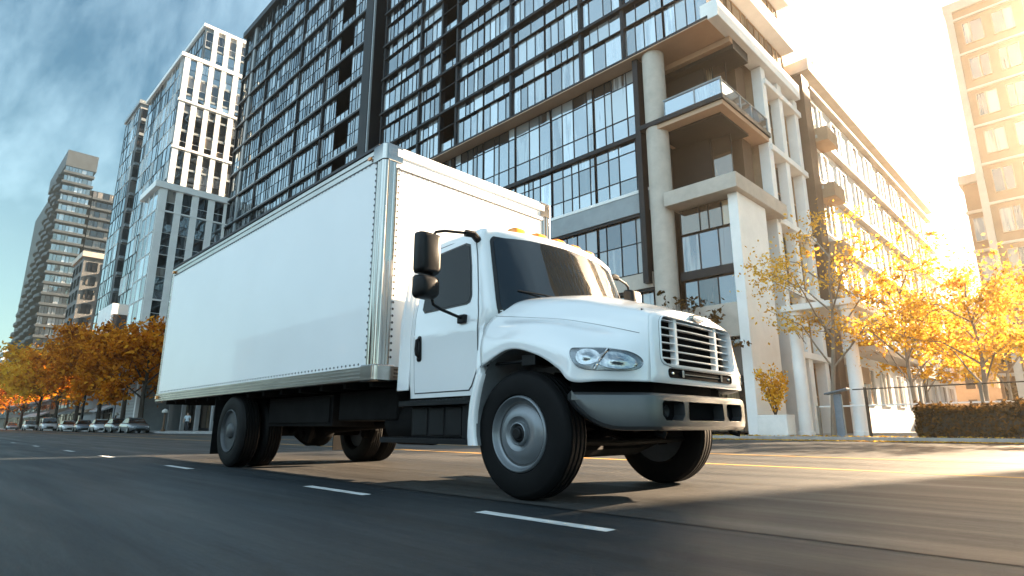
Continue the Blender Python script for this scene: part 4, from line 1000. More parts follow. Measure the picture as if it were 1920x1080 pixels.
# podium in front of it
Wt.box('wall', M['concrete'], -101, -93.2, 20.4, 40, 0, 34.6); Wt.box('cornice', M['white'], -101.4, -92.7, 19.7, 40.3, 34.6, 35.6, bevel=.05)
ys = [20.4, 21.4, 22.6, 23.5, 24.8, 25.7, 27.1, 28.0, 29.4, 30.6]
for i, (a, b_) in enumerate(zip(ys, ys[1:])):
    if i % 2 == 0: Wt.box('pier', M['white'], -93.4, -92.95, a, b_, 5, 34.6)
    else:
        for k in range(9): Wt.cell('X', -93.15, a, b_, 5+k*3.3, 8.2+k*3.3, 0, GB if k % 3 == 1 else GDW, 1, rows=(.4, .6), fw=.05)
for k in range(9): Wt.box('ledge', M['white'], -93.4, -92.9, 20.5, 31, 8.05+k*3.3, 8.25+k*3.3) if k in (3, 7) else None
for k in range(9):
    for j in range(3): Wt.cell('Y', 20.36, -100.7+j*2.5, -98.3+j*2.5, 5+k*3.3, 8.2+k*3.3, 0, GBW, 1, fw=.12)
# narrow wing on its left
Wt.box('wall', M['concrete'], -150, -137.3, 24.3, 48, 0, 68.4); Wt.box('cornice', M['band'], -150.2, -136.9, 23.9, 48, 68.4, 69.2)
Wt.box('wall', M['fin'], -137.3, -130, 27.5, 48, 0, 60)
for k in range(17):
    z = 10+k*3.4; x = -149.8
    while x < -137.6:
        x1 = min(-137.4, x+random.choice((1.6, 2.4, 3.0))); Wt.cell('Y', 24.26, x+.04, x1-.04, z, z+3.3, 0, GBW if random.random() < .35 else GB, 1, fw=.12); x = x1
    Wt.cell('X', -137.25, 24.6, 27.2, z+.5, z+3.0, 0, GD, 2, fw=.08); Wt.box('balcony', M['band'], -137.3, -136.4, 24.6, 27.3, z-.1, z+.5)
Wt.box('wall', M['white'], -118, -108, 19.6, 24.2, 14.5, 19.5); Wt.cell('X', -107.98, 19.9, 24, 15.2, 17.8, 0, GD, 2, fw=.1)
for k in range(3): Wt.cell('Y', 19.58, -117.6+k*3.2, -114.6+k*3.2, 9, 14.2, 0, GB, 2, fw=.1)
Wt.box('wall', M['concrete'], -118, -108.1, 19.7, 24.2, 0, 14.5)
Wt.finish()

# ------------------------------------------------------------------ far left blocks
D_ = Bld('brick_midrise', 'grey brown mid rise between the balcony tower and the white striped tower', (-179, 30, 0))
D_.box('wall', M['brick'], -186, -173, 24, 40, 0, 41.5); D_.box('cornice', M['stone'], -186.4, -172.4, 23.5, 40, 41.5, 42.8)
for k in range(11):
    z = 3+k*3.5
    for j in range(3): D_.cell('Y', 23.97, -185.2+j*4.2, -183.0+j*4.2, z, z+2.3, 0, GD, 2, fw=.12, proud=.1)
    for j in range(3): D_.cell('X', -172.97, 25+j*3, 27+j*3, z, z+2.3, 0, GD, 2, fw=.12, proud=.1)
    D_.box('balcony', M['fin'], -173.0, -171.8, 28.6, 31.8, z-.5, z+.3)
D_.finish()
C_ = Bld('balcony_tower', 'tall grey tower ringed by curved balconies at the far left', (-280, 34, 0))
C_.box('wall', M['fin'], -334, -251.2, 26.0, 33.0, 0, 92); C_.box('wall', M['darkconc'], -290, -250.8, 24.8, 34, 92, 98)
C_.box('wall', M['fin'], -300, -251.4, 33.0, 46, 0, 85)
for k in range(24):
    z = 4+k*3.7
    x1 = -334+max(0, (k-5))*3.2
    if x1 < -255:
        mb = MB(); pts = []
        for j in range(int((-254-x1)/4)+1):
            x = x1+j*4; pts.append((x, 24.6-.9*abs(math.sin(j*1.05))))
        if len(pts) > 1:
            mb.loft([[(x, y, z-.15), (x, y, z+.95), (x, y+.25, z+.95), (x, 26.1, z+.1), (x, 26.1, z-.15)] for x, y in pts], True, 0, True); C_.part(mb, 'balcony', M['darkconc'])
        C_.cell('Y', 25.95, x1, -253, z+.9, z+3.4, 0, GD, max(2, int((-253-x1)/3)), fw=.12)
    C_.box('balcony', M['darkconc'], -251.5, -249.6, 24.4, 33.6, z-.2, z+.65, bevel=.05)
    C_.cell('X', -251.15, 24.9, 33.2, z+.7, z+3.4, 0, GB, 7, fw=.12)
    if k < 22:
        C_.box('balcony', M['darkconc'], -251.5, -249.9, 34.0, 45, z-.2, z+.5); C_.cell('X', -251.35, 34.2, 44.6, z+.6, z+3.3, 0, GD, 6, fw=.15)
C_.finish()
Lw = Bld('low_pale_block', 'low pale terrace block at the far left edge behind the trees', (-350, 30, 0))
Lw.box('wall', M['concrete'], -420, -337, 24.5, 40, 0, 33)
for k in range(9):
    z = 2+k*3.5; Lw.box('ledge', M['white'], -420.3, -336.7, 24.0, 24.6, z+2.4, z+3.3); Lw.cell('Y', 24.45, -419, -338, z, z+2.4, 0, GB, 22, fw=.15)
Lw.finish()

# shop row under the trees
def shop(x0, x1, h, label, m, awn, group=None):
    s_ = Bld('shop_building', label, ((x0+x1)/2, 26, 0), group)
    s_.box('wall', m, x0, x1, 20.6, 23.7, .15, h); s_.box('cornice', M['concrete'], x0-.02, x1+.02, 20.2, 23.7, h, h+.4)
    s_.cell('Y', 20.56, x0+.6, x1-.6, .7, 3.2, 0, GW, max(3, int((x1-x0)/1.8)), rows=(.75, .25), fw=.1)
    s_.cell('Y', 20.56, x0+.6, x1-.6, 4.0, h-.6, 0, GD, max(2, int((x1-x0)/3)), fw=.25)
    if awn:
        mb = MB(); mb.loft([[(x, 20.55, 3.7), (x, 19.0, 3.0), (x, 19.0, 2.75), (x, 20.55, 3.4)] for x in (x0+.5, x1-.5)], True, 0, True); s_.part(mb, 'awning', awn)
    s_.finish(); return s_
M['awnG'] = mat('grey_awning', (.20, .21, .22), .8, noise=(2, .3)); M['awnT'] = mat('tan_awning', (.30, .22, .15), .8, noise=(2, .3)); M['awnW'] = mat('pale_awning', (.5, .52, .54), .8, noise=(2, .2))
for (x0, x1, h, lb_, m, aw) in [(-100.4, -94, 5.6, 'dark shop front nearest the striped grey wall', M['brick'], None), (-110, -100.6, 5.9, 'shop with pale grey awning next to the dark shop front', M['brick'], M['awnW']), (-123, -110.2, 6.4, 'wide shop with tan awning behind the parked cars', M['brownwall'], M['awnT']),
        (-138, -123.2, 5.8, 'shop with charcoal awning in the middle of the shop row', M['brick'], M['awnG']), (-158, -138.2, 6.6, 'long brown shop without awning in the shop row', M['brownwall'], None), (-186, -158.2, 6.0, 'shop with a long pale awning under the left trees', M['brick'], M['awnW']), (-240, -186.2, 6.2, 'farthest brick shop in the row at the left edge', M['brick'], None)]:
    shop(x0, x1, h, lb_, m, aw)
gw = Bld('striped_wall_building', 'grey ribbed wall standing between the shop row and the rear of the truck', (-85, 22, 0))
gw.box('wall', M['band'], -92.5, -84.6, 19.4, 28, .15, 8.4)
for k in range(20): gw.box('rib', M['concrete'], -92.5, -84.62, 19.3, 19.4, .5+k*.39, .68+k*.39)
gw.box('pillar', M['white'], -84.6, -84.0, 19.2, 20, .15, 8.4); gw.finish()
sh2 = Bld('cafe_building', 'dark cafe front seen under the tail of the cargo box', (-66, 24, 0))
sh2.box('wall', M['fin'], -83.8, -55, 24.5, 29, .15, 9); sh2.box('ledge', M['concrete'], -83.8, -55, 22.5, 24.5, 4.2, 4.6)
for k in range(8): sh2.cell('Y', 24.45, -83.5+k*3.5, -80.4+k*3.5, .4, 3.8, 0, GW, 2, fw=.12)
for k in range(6): sh2.box('pillar', M['concrete'], -83+k*5, -82.6+k*5, 22.6, 23.0, .15, 4.2)
sh2.finish()

M['slate'] = mat('slate_cladding', (.05, .065, .08), .6, noise=(.4, .3))
# blocks on the near side of the avenue, behind the viewer: they are what the polished metal and glass reflect
for (x0, x1, y1, h, m, lb_) in [(-190, -110, -62, 26, 'fin', 'dark metal clad block across the avenue opposite the white striped tower'), (-100, -44, -66, 18, 'slate', 'slate blue block across the avenue opposite the glass slab'), (-36, -12, -60, 24, 'fin', 'black clad tower across the avenue opposite the corner building'), (2, 40, -62, 18, 'slate', 'slate blue block across the avenue behind the viewer')]:
    N_ = Bld('avenue_block', lb_, ((x0+x1)/2, y1-8, 0)); N_.box('wall', M[m], x0, x1, y1-16, y1, 0, h); N_.box('cornice', M['darkconc'], x0-.3, x1+.3, y1-16.3, y1+.3, h, h+.8)
    for k in range(int(h/4)):
        mb = MB()
        for j in range(int((x1-x0)/4)): a = x0+.8+j*4; mb.quad([(a, y1+.03, 1+k*4), (a, y1+.03, 3.4+k*4), (a+2.4, y1+.03, 3.4+k*4), (a+2.4, y1+.03, 1+k*4)], 0, random.random()*100)
        N_.part(mb, 'window', M['glassD'], fixn=False)
# ------------------------------------------------------------------ trees
M['bark'] = mat('bark', (.055, .042, .032), .9, noise=(6, .5), bump=(18, .5, .03), stretch=(1, 1, .3))
M['barkpale'] = mat('pale_bark', (.22, .18, .14), .9, noise=(6, .4), bump=(18, .4, .02), stretch=(1, 1, .3))
M['leafO'] = leaf_mat('orange_leaves', (.22, .06, .004), (.58, .185, .011), (.88, .40, .035))
M['leafG'] = leaf_mat('gold_leaves', (.46, .19, .012), (.82, .42, .024), (.95, .62, .08))
M['leafY'] = leaf_mat('yellow_leaves', (.36, .17, .02), (.72, .42, .04), (.86, .60, .12))
M['leafD'] = leaf_mat('brown_leaves', (.035, .022, .010), (.08, .045, .014), (.18, .09, .02))
def rv(s): return Vector((random.uniform(-s, s), random.uniform(-s, s), random.uniform(-s, s)))
def tree(name, label, x, y, h, cr, zb, leaf, bark, nleaf, ls, group, sparse=1.0, lean=(0, 0), tr=.16, squash=1.0):
    t = empty(name, (x, y, .15)); tag(t, label, 'tree', group)
    mb = MB(); ends = []
    p0 = Vector((0, 0, -.2)); top = Vector((lean[0], lean[1], h*.80))
    tp = [p0.lerp(top, k/7)+Vector((math.sin(k*1.3+x)*.05*k/3, math.cos(k*1.7+y)*.05*k/3, 0)) for k in range(8)]
    mb.tube(tp, [tr*(1.15-.9*k/7) for k in range(8)], 9)
    nb = 11
    for k in range(nb):
        f = .34+.62*k/nb; z0 = max(zb*.55, h*.8*f); i = min(6, int(z0/(h*.8)*7)); st = tp[i].lerp(tp[i+1], .5)
        a = k*2.4+x; reach = cr*(1.05-.55*abs(f-.5))*random.uniform(.65, 1.0)
        en = st+Vector((math.cos(a)*reach, math.sin(a)*reach, random.uniform(.12, .34)*h*(1.1-f*.5))); en.z = min(en.z, h*.97)
        mid = st.lerp(en, .5)+Vector((0, 0, .05*h))+rv(.15)
        mb.tube([st, st.lerp(mid, .5)+rv(.06), mid, mid.lerp(en, .5)+rv(.1), en], [tr*.42, tr*.34, tr*.25, tr*.15, tr*.06], 6)
        ends += [mid.lerp(en, .35), mid.lerp(en, .7), en]
        for j in range(3):
            s2 = st.lerp(en, random.uniform(.35, .85)); e2 = s2+Vector((math.cos(a+random.uniform(-1.3, 1.3))*reach*.5, math.sin(a+random.uniform(-1.3, 1.3))*reach*.5, random.uniform(-.04, .18)*h))
            mb.tube([s2, s2.lerp(e2, .5)+rv(.08), e2], [tr*.16, tr*.1, tr*.04], 5); ends += [e2, s2.lerp(e2, .6)]
    ends.append(Vector((lean[0], lean[1], h*.92)))
    mb.build('trunk', bark, t, smooth=True)
    lf = MB(); nc = len(ends)
    csz = [random.uniform(.55, 1.3) for _ in ends]; cb = [random.uniform(-.22, .25) for _ in ends]
    for k in range(nleaf):
        i = random.randrange(nc); c = ends[i]
        r = abs(random.gauss(0, .45))*csz[i]*cr*.42
        d = Vector((random.gauss(0, 1), random.gauss(0, 1), random.gauss(0, .75))).normalized()*r
        p = c+d
        if p.z < zb: p.z = zb+random.uniform(0, .5)*cr*.3
        if p.z > h: p.z = h-random.uniform(0, .4)
        s = ls*random.uniform(.6, 1.35); u = rv(1).normalized(); v = u.cross(rv(1)).normalized()
        u = u*s; v = v*s*.62
        lf.quad([p-u, p-v*.9+u*.1, p+u, p+v*.9+u*.1], 0, min(1, max(0, random.gauss(.5+cb[i], .2))))
    lf.build('crown', leaf, t, fixn=False)
    return t
LT = [(-73.5, 17.4, 12.2, 4.6, 'orange street tree nearest the striped grey wall, beside the truck tail'), (-83, 17.8, 13.2, 5.0, 'rust orange tree between the street sign and the nearest tree'), (-95, 17.6, 14.0, 5.6, 'orange tree just right of the dark lamp post'),
      (-110, 17.6, 14.8, 6.2, 'dense orange tree just left of the dark lamp post'), (-128, 17.6, 15.0, 7.0, 'brightest golden tree in the left row'), (-148, 17.6, 15.6, 7.6, 'broad gold tree left of the brightest one'),
      (-172, 17.6, 15.6, 8, 'orange tree left of the broad gold tree, near the left edge'), (-200, 17.6, 15.8, 8.5, 'distant orange tree close to the left edge'), (-236, 17.6, 15.5, 9, 'farthest orange tree cut by the left edge')]
for i, (x, y, h, cr, lb_) in enumerate(LT):
    tree('street_tree', lb_, x, y, h, cr*1.12, 2.7, M['leafG'] if i in (4, 5) else M['leafO'], M['bark'], 7500 if i < 6 else 4500, .27+.02*i, 'autumn trees along the left pavement', tr=.26)
tree('street_tree', 'tallest sparse yellow tree by the white planter on the right', -9.0, 29.3, 11.0, 3.5, 4.6, M['leafY'], M['barkpale'], 3800, .085, 'yellow trees along the right pavement', lean=(.9, 0), tr=.11)
tree('street_tree', 'yellow tree left of the brown hedge on the right pavement', -5.9, 30.2, 8.2, 2.9, 2.9, M['leafY'], M['barkpale'], 4600, .08, 'yellow trees along the right pavement', tr=.1)
tree('street_tree', 'yellow tree rising above the brown hedge', -3.4, 29.8, 7.3, 2.6, 2.4, M['leafY'], M['barkpale'], 4600, .08, 'yellow trees along the right pavement', tr=.1)
tree('street_tree', 'yellow tree at the right edge above the hedge end', -1.0, 30.6, 7.0, 2.6, 2.2, M['leafY'], M['barkpale'], 4400, .08, 'yellow trees along the right pavement', tr=.1)
tree('street_tree', 'small yellow tree further back under the pale building', -7.6, 42, 8.6, 3.2, 3, M['leafG'], M['barkpale'], 2400, .15, 'yellow trees along the right pavement', tr=.1)
tree('street_tree', 'orange yellow tree in front of the tan brown tower', -4.2, 47, 9.2, 3.4, 3, M['leafY'], M['barkpale'], 2600, .15, 'yellow trees along the right pavement', tr=.1)
tree('small_tree', 'small dark brown tree against the corner building beside the grille', -15.2, 29.2, 7.6, 1.9, 4.4, M['leafD'], M['bark'], 900, .13, None, tr=.09)

def leafy_box(name, label, cat, x0, x1, y0, y1, z0, z1, leaf, n, ls, core):
    t = empty(name, ((x0+x1)/2, (y0+y1)/2, z0)); tag(t, label, cat)
    o = t.location; mb = MB(); mb.box(x0+.12, x1-.12, y0+.12, y1-.12, z0, z1-.14); mb.build('core', core, t, off=o)
    lf = MB()
    for k in range(n):
        f = random.random(); p = Vector((random.uniform(x0, x1), random.uniform(y0, y1), random.uniform(z0, z1)))
        if f < .45: p.y = y0+random.gauss(.08, .07)
        elif f < .85: p.z = z1+random.gauss(-.06, .09)+.07*math.sin(p.x*2.1)+.05*math.sin(p.x*5.3+p.y*4)
        else: p.x = random.choice((x0, x1))+random.gauss(0, .06)
        u = rv(1).normalized()*ls*random.uniform(.6, 1.3); v = u.cross(rv(1)).normalized()*ls*.5; lf.quad([p-u, p-v, p+u, p+v], 0, random.random())
    lf.build('foliage', leaf, t, off=o, fixn=False)
    return t
leafy_box('hedge', 'long clipped brown hedge along the right pavement', 'hedge', -5.5, 4.0, 28.0, 29.1, .15, 1.32, M['leafD'], 9000, .085, M['bark'])
# fallen leaves along the gutter
lf = MB()
for k in range(5200):
    x = random.uniform(-24, 6); y = 26.98-abs(random.gauss(0, .30)); z = .006+random.random()*.03
    if random.random() < .25: y = random.uniform(27.1, 29); z += .165
    u = Vector((random.uniform(-1, 1), random.uniform(-1, 1), random.uniform(-.3, .3)))*.075; v = Vector((-u.y, u.x, random.uniform(-.04, .04)))*.7; p = Vector((x, y, z)); lf.quad([p-u, p-v, p+u, p+v], 0, random.random())
tag(lf.build('fallen_leaves', M['leafY'], fixn=False), kind='stuff')

# ------------------------------------------------------------------ right pavement furniture
M['whiteplanter'] = mat('white_planter', (.72, .71, .69), .6, noise=(2, .12))
M['steelblue'] = mat('blue_grey_steel', (.12, .16, .20), .45, metal=.4, noise=(4, .2))
M['greymetal'] = mat('grey_metal', (.22, .24, .26), .45, metal=.5, noise=(4, .2))
pl = empty('planter', (-11.1, 28.4, .15)); tag(pl, 'white square planter holding a golden shrub on the right pavement', 'planter')
mb = MB(); mb.loft([[(x*s, y*s, z) for x, y in rrect(-.68, .68, -.5, .5, .06, 3)] for s, z in ((.92, 0), (1, .08), (1, .85), (1.03, .86), (1.03, .95), (.9, .95), (.9, .86))], True, 0, True); mb.build('pot', M['whiteplanter'], pl, smooth=True, angle=30)
sb = empty('shrub', (-11.1, 28.4, 1.0)); tag(sb, 'golden brown shrub growing in the white planter', 'plant')
mb = MB(); lf = MB()
for k in range(14):
    a = k*2.4; e = Vector((math.cos(a)*random.uniform(.2, .65), math.sin(a)*random.uniform(.2, .5), random.uniform(.8, 2.3))); mb.tube([(0, 0, 0), e*.5+rv(.06), e], [.02, .014, .006], 5)
    for j in range(70):
        p = e*random.uniform(.45, 1.05)+rv(.22); u = rv(1).normalized()*.085; v = u.cross(rv(1)).normalized()*.05; lf.quad([p-u, p-v, p+u, p+v], 0, random.random())
mb.build('stem', M['bark'], sb); lf.build('foliage', M['leafG'], sb, fixn=False)
pg = empty('entrance_canopy', (-9.2, 31, .15)); tag(pg, 'white two column entrance canopy behind the tallest yellow tree', 'canopy')
for x in (-10.35, -8.0): mb = MB(); mb.lathe([(0, 0), (0, .36), (.2, .36), (.22, .30), (5.7, .27), (5.72, .36), (5.9, .36), (5.9, 0)], (x+9.2, -1.0, 0), 'z', 20); mb.build('column', M['white'], pg, smooth=True, angle=30)
mb = MB(); mb.box(-1.6, 1.6, -1.5, 6, 5.9, 6.2); mb.build('roof', M['white'], pg, bevel=.03)
mb = MB(); mb.box(.9, 2.1, -.7, 9, 3.75, 4.0); mb.build('awning', M['stone'], pg, bevel=.02)
mt = empty('metal_post', (-8.25, 28.0, .15)); tag(mt, 'blue grey post with tilted plate on top by the right kerb', 'post')
mb = MB(); mb.loft([[(x*s, y*s, z) for x, y in rrect(-.17, .17, -.11, .11, .04, 3)] for s, z in ((1.2, 0), (1.15, .06), (1, .08), (.9, 1.75), (.6, 1.8))], True, 0, True); mb.build('post', M['steelblue'], mt, smooth=True, angle=30)
mb = MB(); mb.loft([[(x, y, 1.86+.22*x+o) for x, y in rrect(-.46, .46, -.3, .3, .06, 3)] for o in (0, .06)], True, 0, True); mb.build('plate', M['steelblue'], mt, bevel=.01)
fc = empty('fence', (-3, 29.3, .15)); tag(fc, 'thin two rail fence behind the hedge on the right', 'fence')
mb = MB(); mb.tube([(-6.6, 0, 1.30), (-2, 0, 1.34), (6, 0, 1.38)], .035, 6); mb.build('rail', M['white'], fc)
mb = MB(); mb.tube([(-5, 0, 2.02), (0, 0, 2.06), (6, 0, 2.1)], .028, 6); mb.build('rail', M['bark'], fc)
for k in range(7): mb = MB(); mb.box(-6.5+k*2-.06, -6.5+k*2+.06, -.05, .05, 0, 2.1 if k else 1.35); mb.build('post', M['bark'] if k % 3 == 1 else M['barkpale'], fc, bevel=.01)

# ------------------------------------------------------------------ parked cars
def car_mat(name, c): return mat(name, c, .3, coat=1.0, metal=.2, noise=(2, .06))
M['carglass'] = mat('car_glass', (.012, .014, .016), .05, spec=1.0); M['carlamp'] = mat('car_lamp', (.7, .72, .74), .15, coat=1); M['carred'] = mat('car_tail_lamp', (.3, .01, .01), .3)
def make_car(name, label, m, kind):
    t = empty(name, (0, 0, 0)); tag(t, label, 'car', 'cars parked along the left kerb')
    # lower body: stations along x, nose at +x
    L_ = 2.2
    if kind == 'sedan': st = [(-2.2, .66, .42, .78), (-2.12, .80, .30, .93), (-1.5, .89, .22, .98), (-.8, .90, .20, .96), (.6, .90, .20, .93), (1.1, .90, .20, .90), (1.7, .87, .22, .80), (2.05, .80, .26, .68), (2.2, .62, .36, .58)]; roof = [(-1.55, .97, .70), (-.95, 1.38, .60), (-.2, 1.45, .60), (.35, 1.40, .60), (1.15, .93, .72)]
    elif kind == 'suv': st = [(-2.2, .80, .45, 1.0), (-2.1, .88, .34, 1.08), (-1.4, .93, .28, 1.10), (0, .94, .26, 1.08), (.9, .94, .26, 1.05), (1.6, .92, .28, 1.0), (2.0, .86, .32, .92), (2.2, .72, .42, .80)]; roof = [(-2.1, 1.09, .82), (-1.75, 1.62, .72), (-.5, 1.70, .72), (.3, 1.66, .72), (1.05, 1.07, .80)]
    else: st = [(-2.4, .88, .40, 1.15), (-2.35, .94, .30, 1.2), (-1.2, .97, .28, 1.2), (.4, .97, .28, 1.18), (1.3, .97, .28, 1.15), (1.9, .94, .30, 1.02), (2.25, .86, .34, .88), (2.35, .7, .42, .76)]; roof = [(-2.36, 1.2, .90), (-2.25, 1.88, .80), (-.5, 1.98, .80), (.5, 1.92, .80), (1.5, 1.16, .86)]
    mb = MB(); R = []
    for x, w_, zb, zt in st: R.append([(x, -w_*.88, zb), (x, -w_, zb+(zt-zb)*.45), (x, -w_*.97, zt-.10), (x, -w_*.84, zt), (x, w_*.84, zt), (x, w_*.97, zt-.10), (x, w_, zb+(zt-zb)*.45), (x, w_*.88, zb)])
    mb.loft(R, True, 0, True); mb.build('body', m, t, smooth=True, angle=45)
    mb = MB(); R = []
    for x, z, w_ in roof: R.append([(x, -w_-.05*(1.4-z if z < 1.4 else 0), z-.06), (x, -w_+.03, z), (x, w_-.03, z), (x, w_+.05*(1.4-z if z < 1.4 else 0), z-.06)])
    # glasshouse: sides, front and rear screens as one dark shell, roof panel on top
    zb = roof[0][1]-.02
    gR = [[(x, -w_-.10*(1-(z-zb)/.7), zb), (x, -w_, z-.03), (x, w_, z-.03), (x, w_+.10*(1-(z-zb)/.7), zb)] for x, z, w_ in roof]
    mb.loft(gR, True, 0, True); mb.build('window', M['carglass'], t, smooth=True, angle=30)
    mb = MB(); rr = roof[1:4]; mb.loft([[(x, -w_-.02, z-.06), (x, -w_*.8, z+.015), (x, w_*.8, z+.015), (x, w_+.02, z-.06)] for x, z, w_ in rr], True, 0, True); mb.build('roof', m, t, smooth=True, angle=40)
    nose = st[-2]
    for s in (1, -1):
        mb = MB(); mb.loft([[(nose[0]+o, s*(nose[1]*.62+yy), nose[3]-.12+zz) for yy, zz in rrect(-.18, .18, -.06, .06, .04, 3)] for o in (-.1, .10, .12)], True, 0, True); mb.build('headlight', M['carlamp'], t)
        mb = MB(); mb.box(st[0][0]-.02, st[0][0]+.12, s*.62-.14, s*.62+.14, st[0][3]-.2, st[0][3]-.06); mb.build('tail_light', M['carred'], t, bevel=.02)
    mb = MB(); mb.box(nose[0], st[-1][0]+.015, -.42, .42, nose[2]+.08, nose[3]-.22); mb.box(nose[0], st[-1][0]+.02, -.26, .26, nose[2]+.02, nose[2]+.12); mb.build('grille', M['black'], t, bevel=.01)
    for x in (-1.35, 1.35):
        for s in (1, -1):
            wh = empty('wheel', (x, s*.80, .32)); wh.parent = t
            mb = MB(); mb.lathe([(-.1, 0), (-.1, .22), (-.1, .3), (-.07, .325), (.07, .325), (.1, .3), (.1, .22), (.1, 0)], (0, 0, 0), 'y', 20); mb.build('tyre', M['rubber'], wh, smooth=True)
            mb = MB(); mb.lathe([(s*.085, 0), (s*.105, .05), (s*.11, .19), (s*.108, .215), (s*.08, .22)], (0, 0, 0), 'y', 16); mb.build('rim', M['wheel'], wh, smooth=True)
    return t
CARS = [(-66.3, 'sedan', (.10, .11, .12), 'dark grey sedan parked nearest the striped grey wall'), (-72.6, 'sedan', (.05, .055, .06), 'black sedan between the dark grey and the silver cars'), (-80.5, 'sedan', (.55, .57, .59), 'silver sedan in the middle of the parked row'),
        (-90, 'sedan', (.16, .20, .24), 'blue grey sedan beside the dark lamp post'), (-100, 'sedan', (.60, .62, .63), 'white sedan left of the lamp post'), (-116, 'van', (.52, .56, .60), 'tall silver van among the parked cars'),
        (-136, 'suv', (.58, .60, .62), 'white suv parked left of the silver van'), (-162, 'sedan', (.3, .33, .36), 'pale grey sedan at the left edge')]
first = {}
for i, (x, kind, col, lb_) in enumerate(CARS):
    m = car_mat('car_paint', col)
    if kind not in first: c = make_car('parked_car', lb_, m, kind); first[kind] = c
    else:
        c = copy_tree(first[kind]); c['label'] = lb_
        for ch in kids(c):
            if ch.name.split('.')[0] in ('body', 'roof'): ch.data = ch.data.copy(); ch.data.materials[0] = m
    c.location = (x, 15.3, 0); c.rotation_euler.z = math.radians(random.uniform(-5, 1))

# ------------------------------------------------------------------ left street furniture
lp = empty('street_lamp', (-101.5, 15.9 if False else 16.9, .15)); tag(lp, 'dark street lamp post with short arm in front of the left trees', 'street lamp')
mb = MB(); mb.lathe([(0, 0), (0, .28), (.5, .28), (.6, .17), (9.4, .11), (9.5, .0)], (0, 0, 0), 'z', 12); mb.build('pole', M['fin'], lp, smooth=True, angle=40)
mb = MB(); mb.tube([(0, 0, 9.2), (.5, -.5, 9.7), (1.3, -1.3, 9.8)], .06, 8); mb.tube([(0, 0, 6.2), (-1.6, -.9, 6.3)], .05, 8); mb.build('arm', M['fin'], lp, smooth=True)
mb = MB(); mb.loft([[(1.6+x*s, -1.6+y*s, 9.8+z) for x, y in rrect(-.5, .5, -.2, .2, .1, 3)] for s, z in ((.6, -.1), (1, -.04), (1, .04), (.5, .12))], True, 0, True); mb.build('lantern', M['greymetal'], lp, smooth=True, angle=40)
M['signblue'] = mat('blue_grey_sign', (.18, .24, .29), .45, noise=(3, .15)); M['signmark'] = mat('pale_sign_border', (.55, .58, .58), .5)
sg = empty('street_sign', (-79.0, 16.9, .15)); tag(sg, 'blue grey street name sign on a tall thin pole in front of the orange trees', 'sign'); sg.rotation_euler.z = math.radians(45)
mb = MB(); mb.lathe([(0, 0), (0, .12), (7.6, .07), (7.62, 0)], (-1.05, .05, 0), 'z', 10); mb.build('pole', M['greymetal'], sg, smooth=True, angle=40)
mb = MB(); mb.loft([[(x, y, z) for x, z in rrect(-1.0, 1.0, 6.55, 7.2, .06, 3)] for y in (0, .05)], True, 0, True); pt = mb.build('panel', M['signblue'], sg)
mb = MB()
for a, b_, c_, d in ((-.95, .95, 7.11, 7.15), (-.95, .95, 6.60, 6.64), (-.95, -.91, 6.64, 7.11), (.91, .95, 6.64, 7.11)): mb.box(a, b_, -.008, 0, c_, d)
mb.build('border', M['signmark'], pt)
M['globe'] = mat('pale_lamp_globe', (.45, .43, .39), .4, noise=(3, .1))
for i, (x, y, lb_) in enumerate([(-64.5, 17.3, 'low pedestal lamp with pale dome at the foot of the striped wall'), (-83.5, 17.2, 'low pedestal lamp with pale dome behind the silver sedan')]):
    b_ = empty('pedestal_lamp', (x, y, .15)); tag(b_, lb_, 'lamp', 'pale domed pedestal lamps')
    mb = MB(); mb.lathe([(0, 0), (0, .2), (.2, .2), (.25, .10), (1.7, .08), (1.75, .14), (1.75, 0)], (0, 0, 0), 'z', 12); mb.build('post', M['brownwall'], b_, smooth=True, angle=40)
    mb = MB(); mb.lathe([(1.75, 0), (1.75, .28), (1.85, .30), (2.0, .24), (2.1, .11), (2.12, 0)], (0, 0, 0), 'z', 16); mb.build('lamp_shade', M['globe'], b_, smooth=True, angle=40)

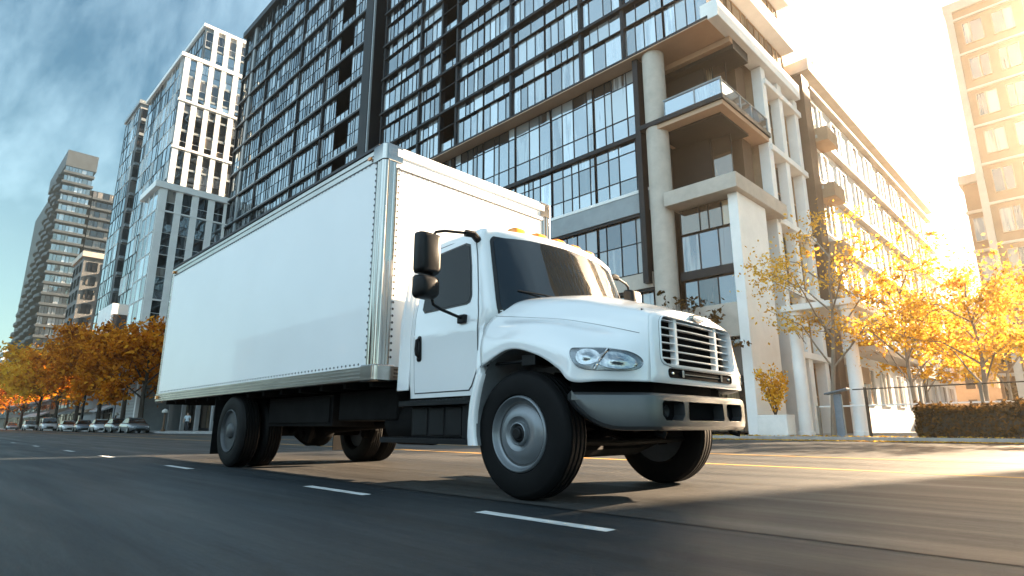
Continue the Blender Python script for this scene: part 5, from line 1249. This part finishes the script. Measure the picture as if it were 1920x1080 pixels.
# ------------------------------------------------------------------ pedestrians (far, under the tail of the truck)
M['skin'] = mat('skin', (.45, .28, .2), .6, noise=(6, .1)); M['hair'] = mat('hair', (.03, .02, .015), .7, noise=(9, .3))
def person(x, y, rz, label, shirt, trousers, stride):
    t = empty('person', (x, y, .165)); t.rotation_euler.z = rz; tag(t, label, 'person', None)
    s = stride
    J = {'pel': ((0, 0, .95), .15, -1), 'ch': ((0, .0, 1.25), .165, 0), 'nk': ((0, 0, 1.47), .065, 1), 'hd': ((.02, 0, 1.60), .10, 2), 'tp': ((.01, 0, 1.70), .085, 3)}
    V = []; Ed = []; Rr = []
    def add(p, r, par):
        V.append(p); Rr.append(r); 
        if par is not None: Ed.append((par, len(V)-1))
        return len(V)-1
    pel = add((0, 0, .95), .145, None); ch = add((0, 0, 1.28), .17, pel); nk = add((0, 0, 1.46), .06, ch); hd = add((.02, 0, 1.58), .095, nk); tp = add((.01, 0, 1.69), .08, hd)
    for sd in (1, -1):
        hp = add((0, sd*.10, .86), .10, pel); kn = add((sd*s*.20+.03, sd*.11, .48), .065, hp); an = add((sd*s*.30-.03, sd*.11, .09), .045, kn); add((sd*s*.30+.14, sd*.12, .04), .035, an)
        sh = add((0, sd*.20, 1.39), .065, ch); el = add((-sd*s*.10, sd*.26, 1.12), .048, sh); wr = add((-sd*s*.14+.06, sd*.25, .90), .034, el); add((-sd*s*.14+.09, sd*.25, .80), .03, wr)
    me = bpy.data.meshes.new('body'); me.from_pydata(V, Ed, []); o = bpy.data.objects.new('body', me); C.objects.link(o); o.parent = t
    for q in (shirt, trousers, M['skin']): me.materials.append(q)
    sk = o.modifiers.new('skin', 'SKIN'); ss = o.modifiers.new('sub', 'SUBSURF'); ss.levels = ss.render_levels = 2
    for k, r in enumerate(Rr): me.skin_vertices[0].data[k].radius = (r, r*(1.0 if k not in (0, 1) else 1.0))
    me.skin_vertices[0].data[0].use_root = True
    dg = bpy.context.evaluated_depsgraph_get(); m2 = bpy.data.meshes.new_from_object(o.evaluated_get(dg)); o.modifiers.clear(); o.data = m2
    if len(m2.materials) < 3:
        m2.materials.clear()
        for q in (shirt, trousers, M['skin']): m2.materials.append(q)
    for p in m2.polygons:
        z = p.center.z; ay = abs(p.center.y); p.use_smooth = True
        p.material_index = 2 if z > 1.45 or (ay > .2 and z < .95) or (ay > .22 and z < 1.2) else 0 if z > .93 else 1
    hb = MB(); hb.lathe([(1.62, .09), (1.66, .108), (1.72, .10), (1.77, .06), (1.785, 0)], (-.015, 0, 0), 'z', 14); hb.build('hair', M['hair'], t, smooth=True)
    return t
cl = lambda n, c: mat(n, c, .8, noise=(5, .2))
person(-62.0, 18.6, -.6, 'person in pale blue shirt and dark trousers walking by the striped wall', cl('pale_blue_cloth', (.45, .52, .56)), cl('dark_cloth', (.03, .03, .035)), .6)
person(-56.0, 19.8, 2.4, 'person in pale grey coat and grey trousers beside the person in orange', cl('pale_grey_cloth', (.50, .53, .55)), cl('grey_cloth', (.25, .27, .29)), .4)
person(-55.2, 19.6, -.3, 'person in orange jacket standing in front of the dark cafe', cl('orange_cloth', (.55, .18, .04)), cl('navy_cloth', (.03, .04, .06)), .2)

# ------------------------------------------------------------------ warm city haze against the sun
hm = bpy.data.materials.new('city_haze'); hm.use_nodes = True; n = hm.node_tree.nodes; l = hm.node_tree.links
for q in list(n): n.remove(q)
o = n.new('ShaderNodeOutputMaterial'); pv = n.new('ShaderNodeVolumePrincipled'); l.new(pv.outputs[0], o.inputs['Volume'])
pv.inputs['Color'].default_value = (.97, .86, .72, 1); pv.inputs['Density'].default_value = 0.0007; pv.inputs['Anisotropy'].default_value = 0.86
mb = MB(); mb.box(-440, 90, -85, 175, -1.1, 110); hz = mb.build('haze', hm); tag(hz, kind='stuff')
sc.cycles.volume_bounces = 0; sc.cycles.volume_step_rate = 5
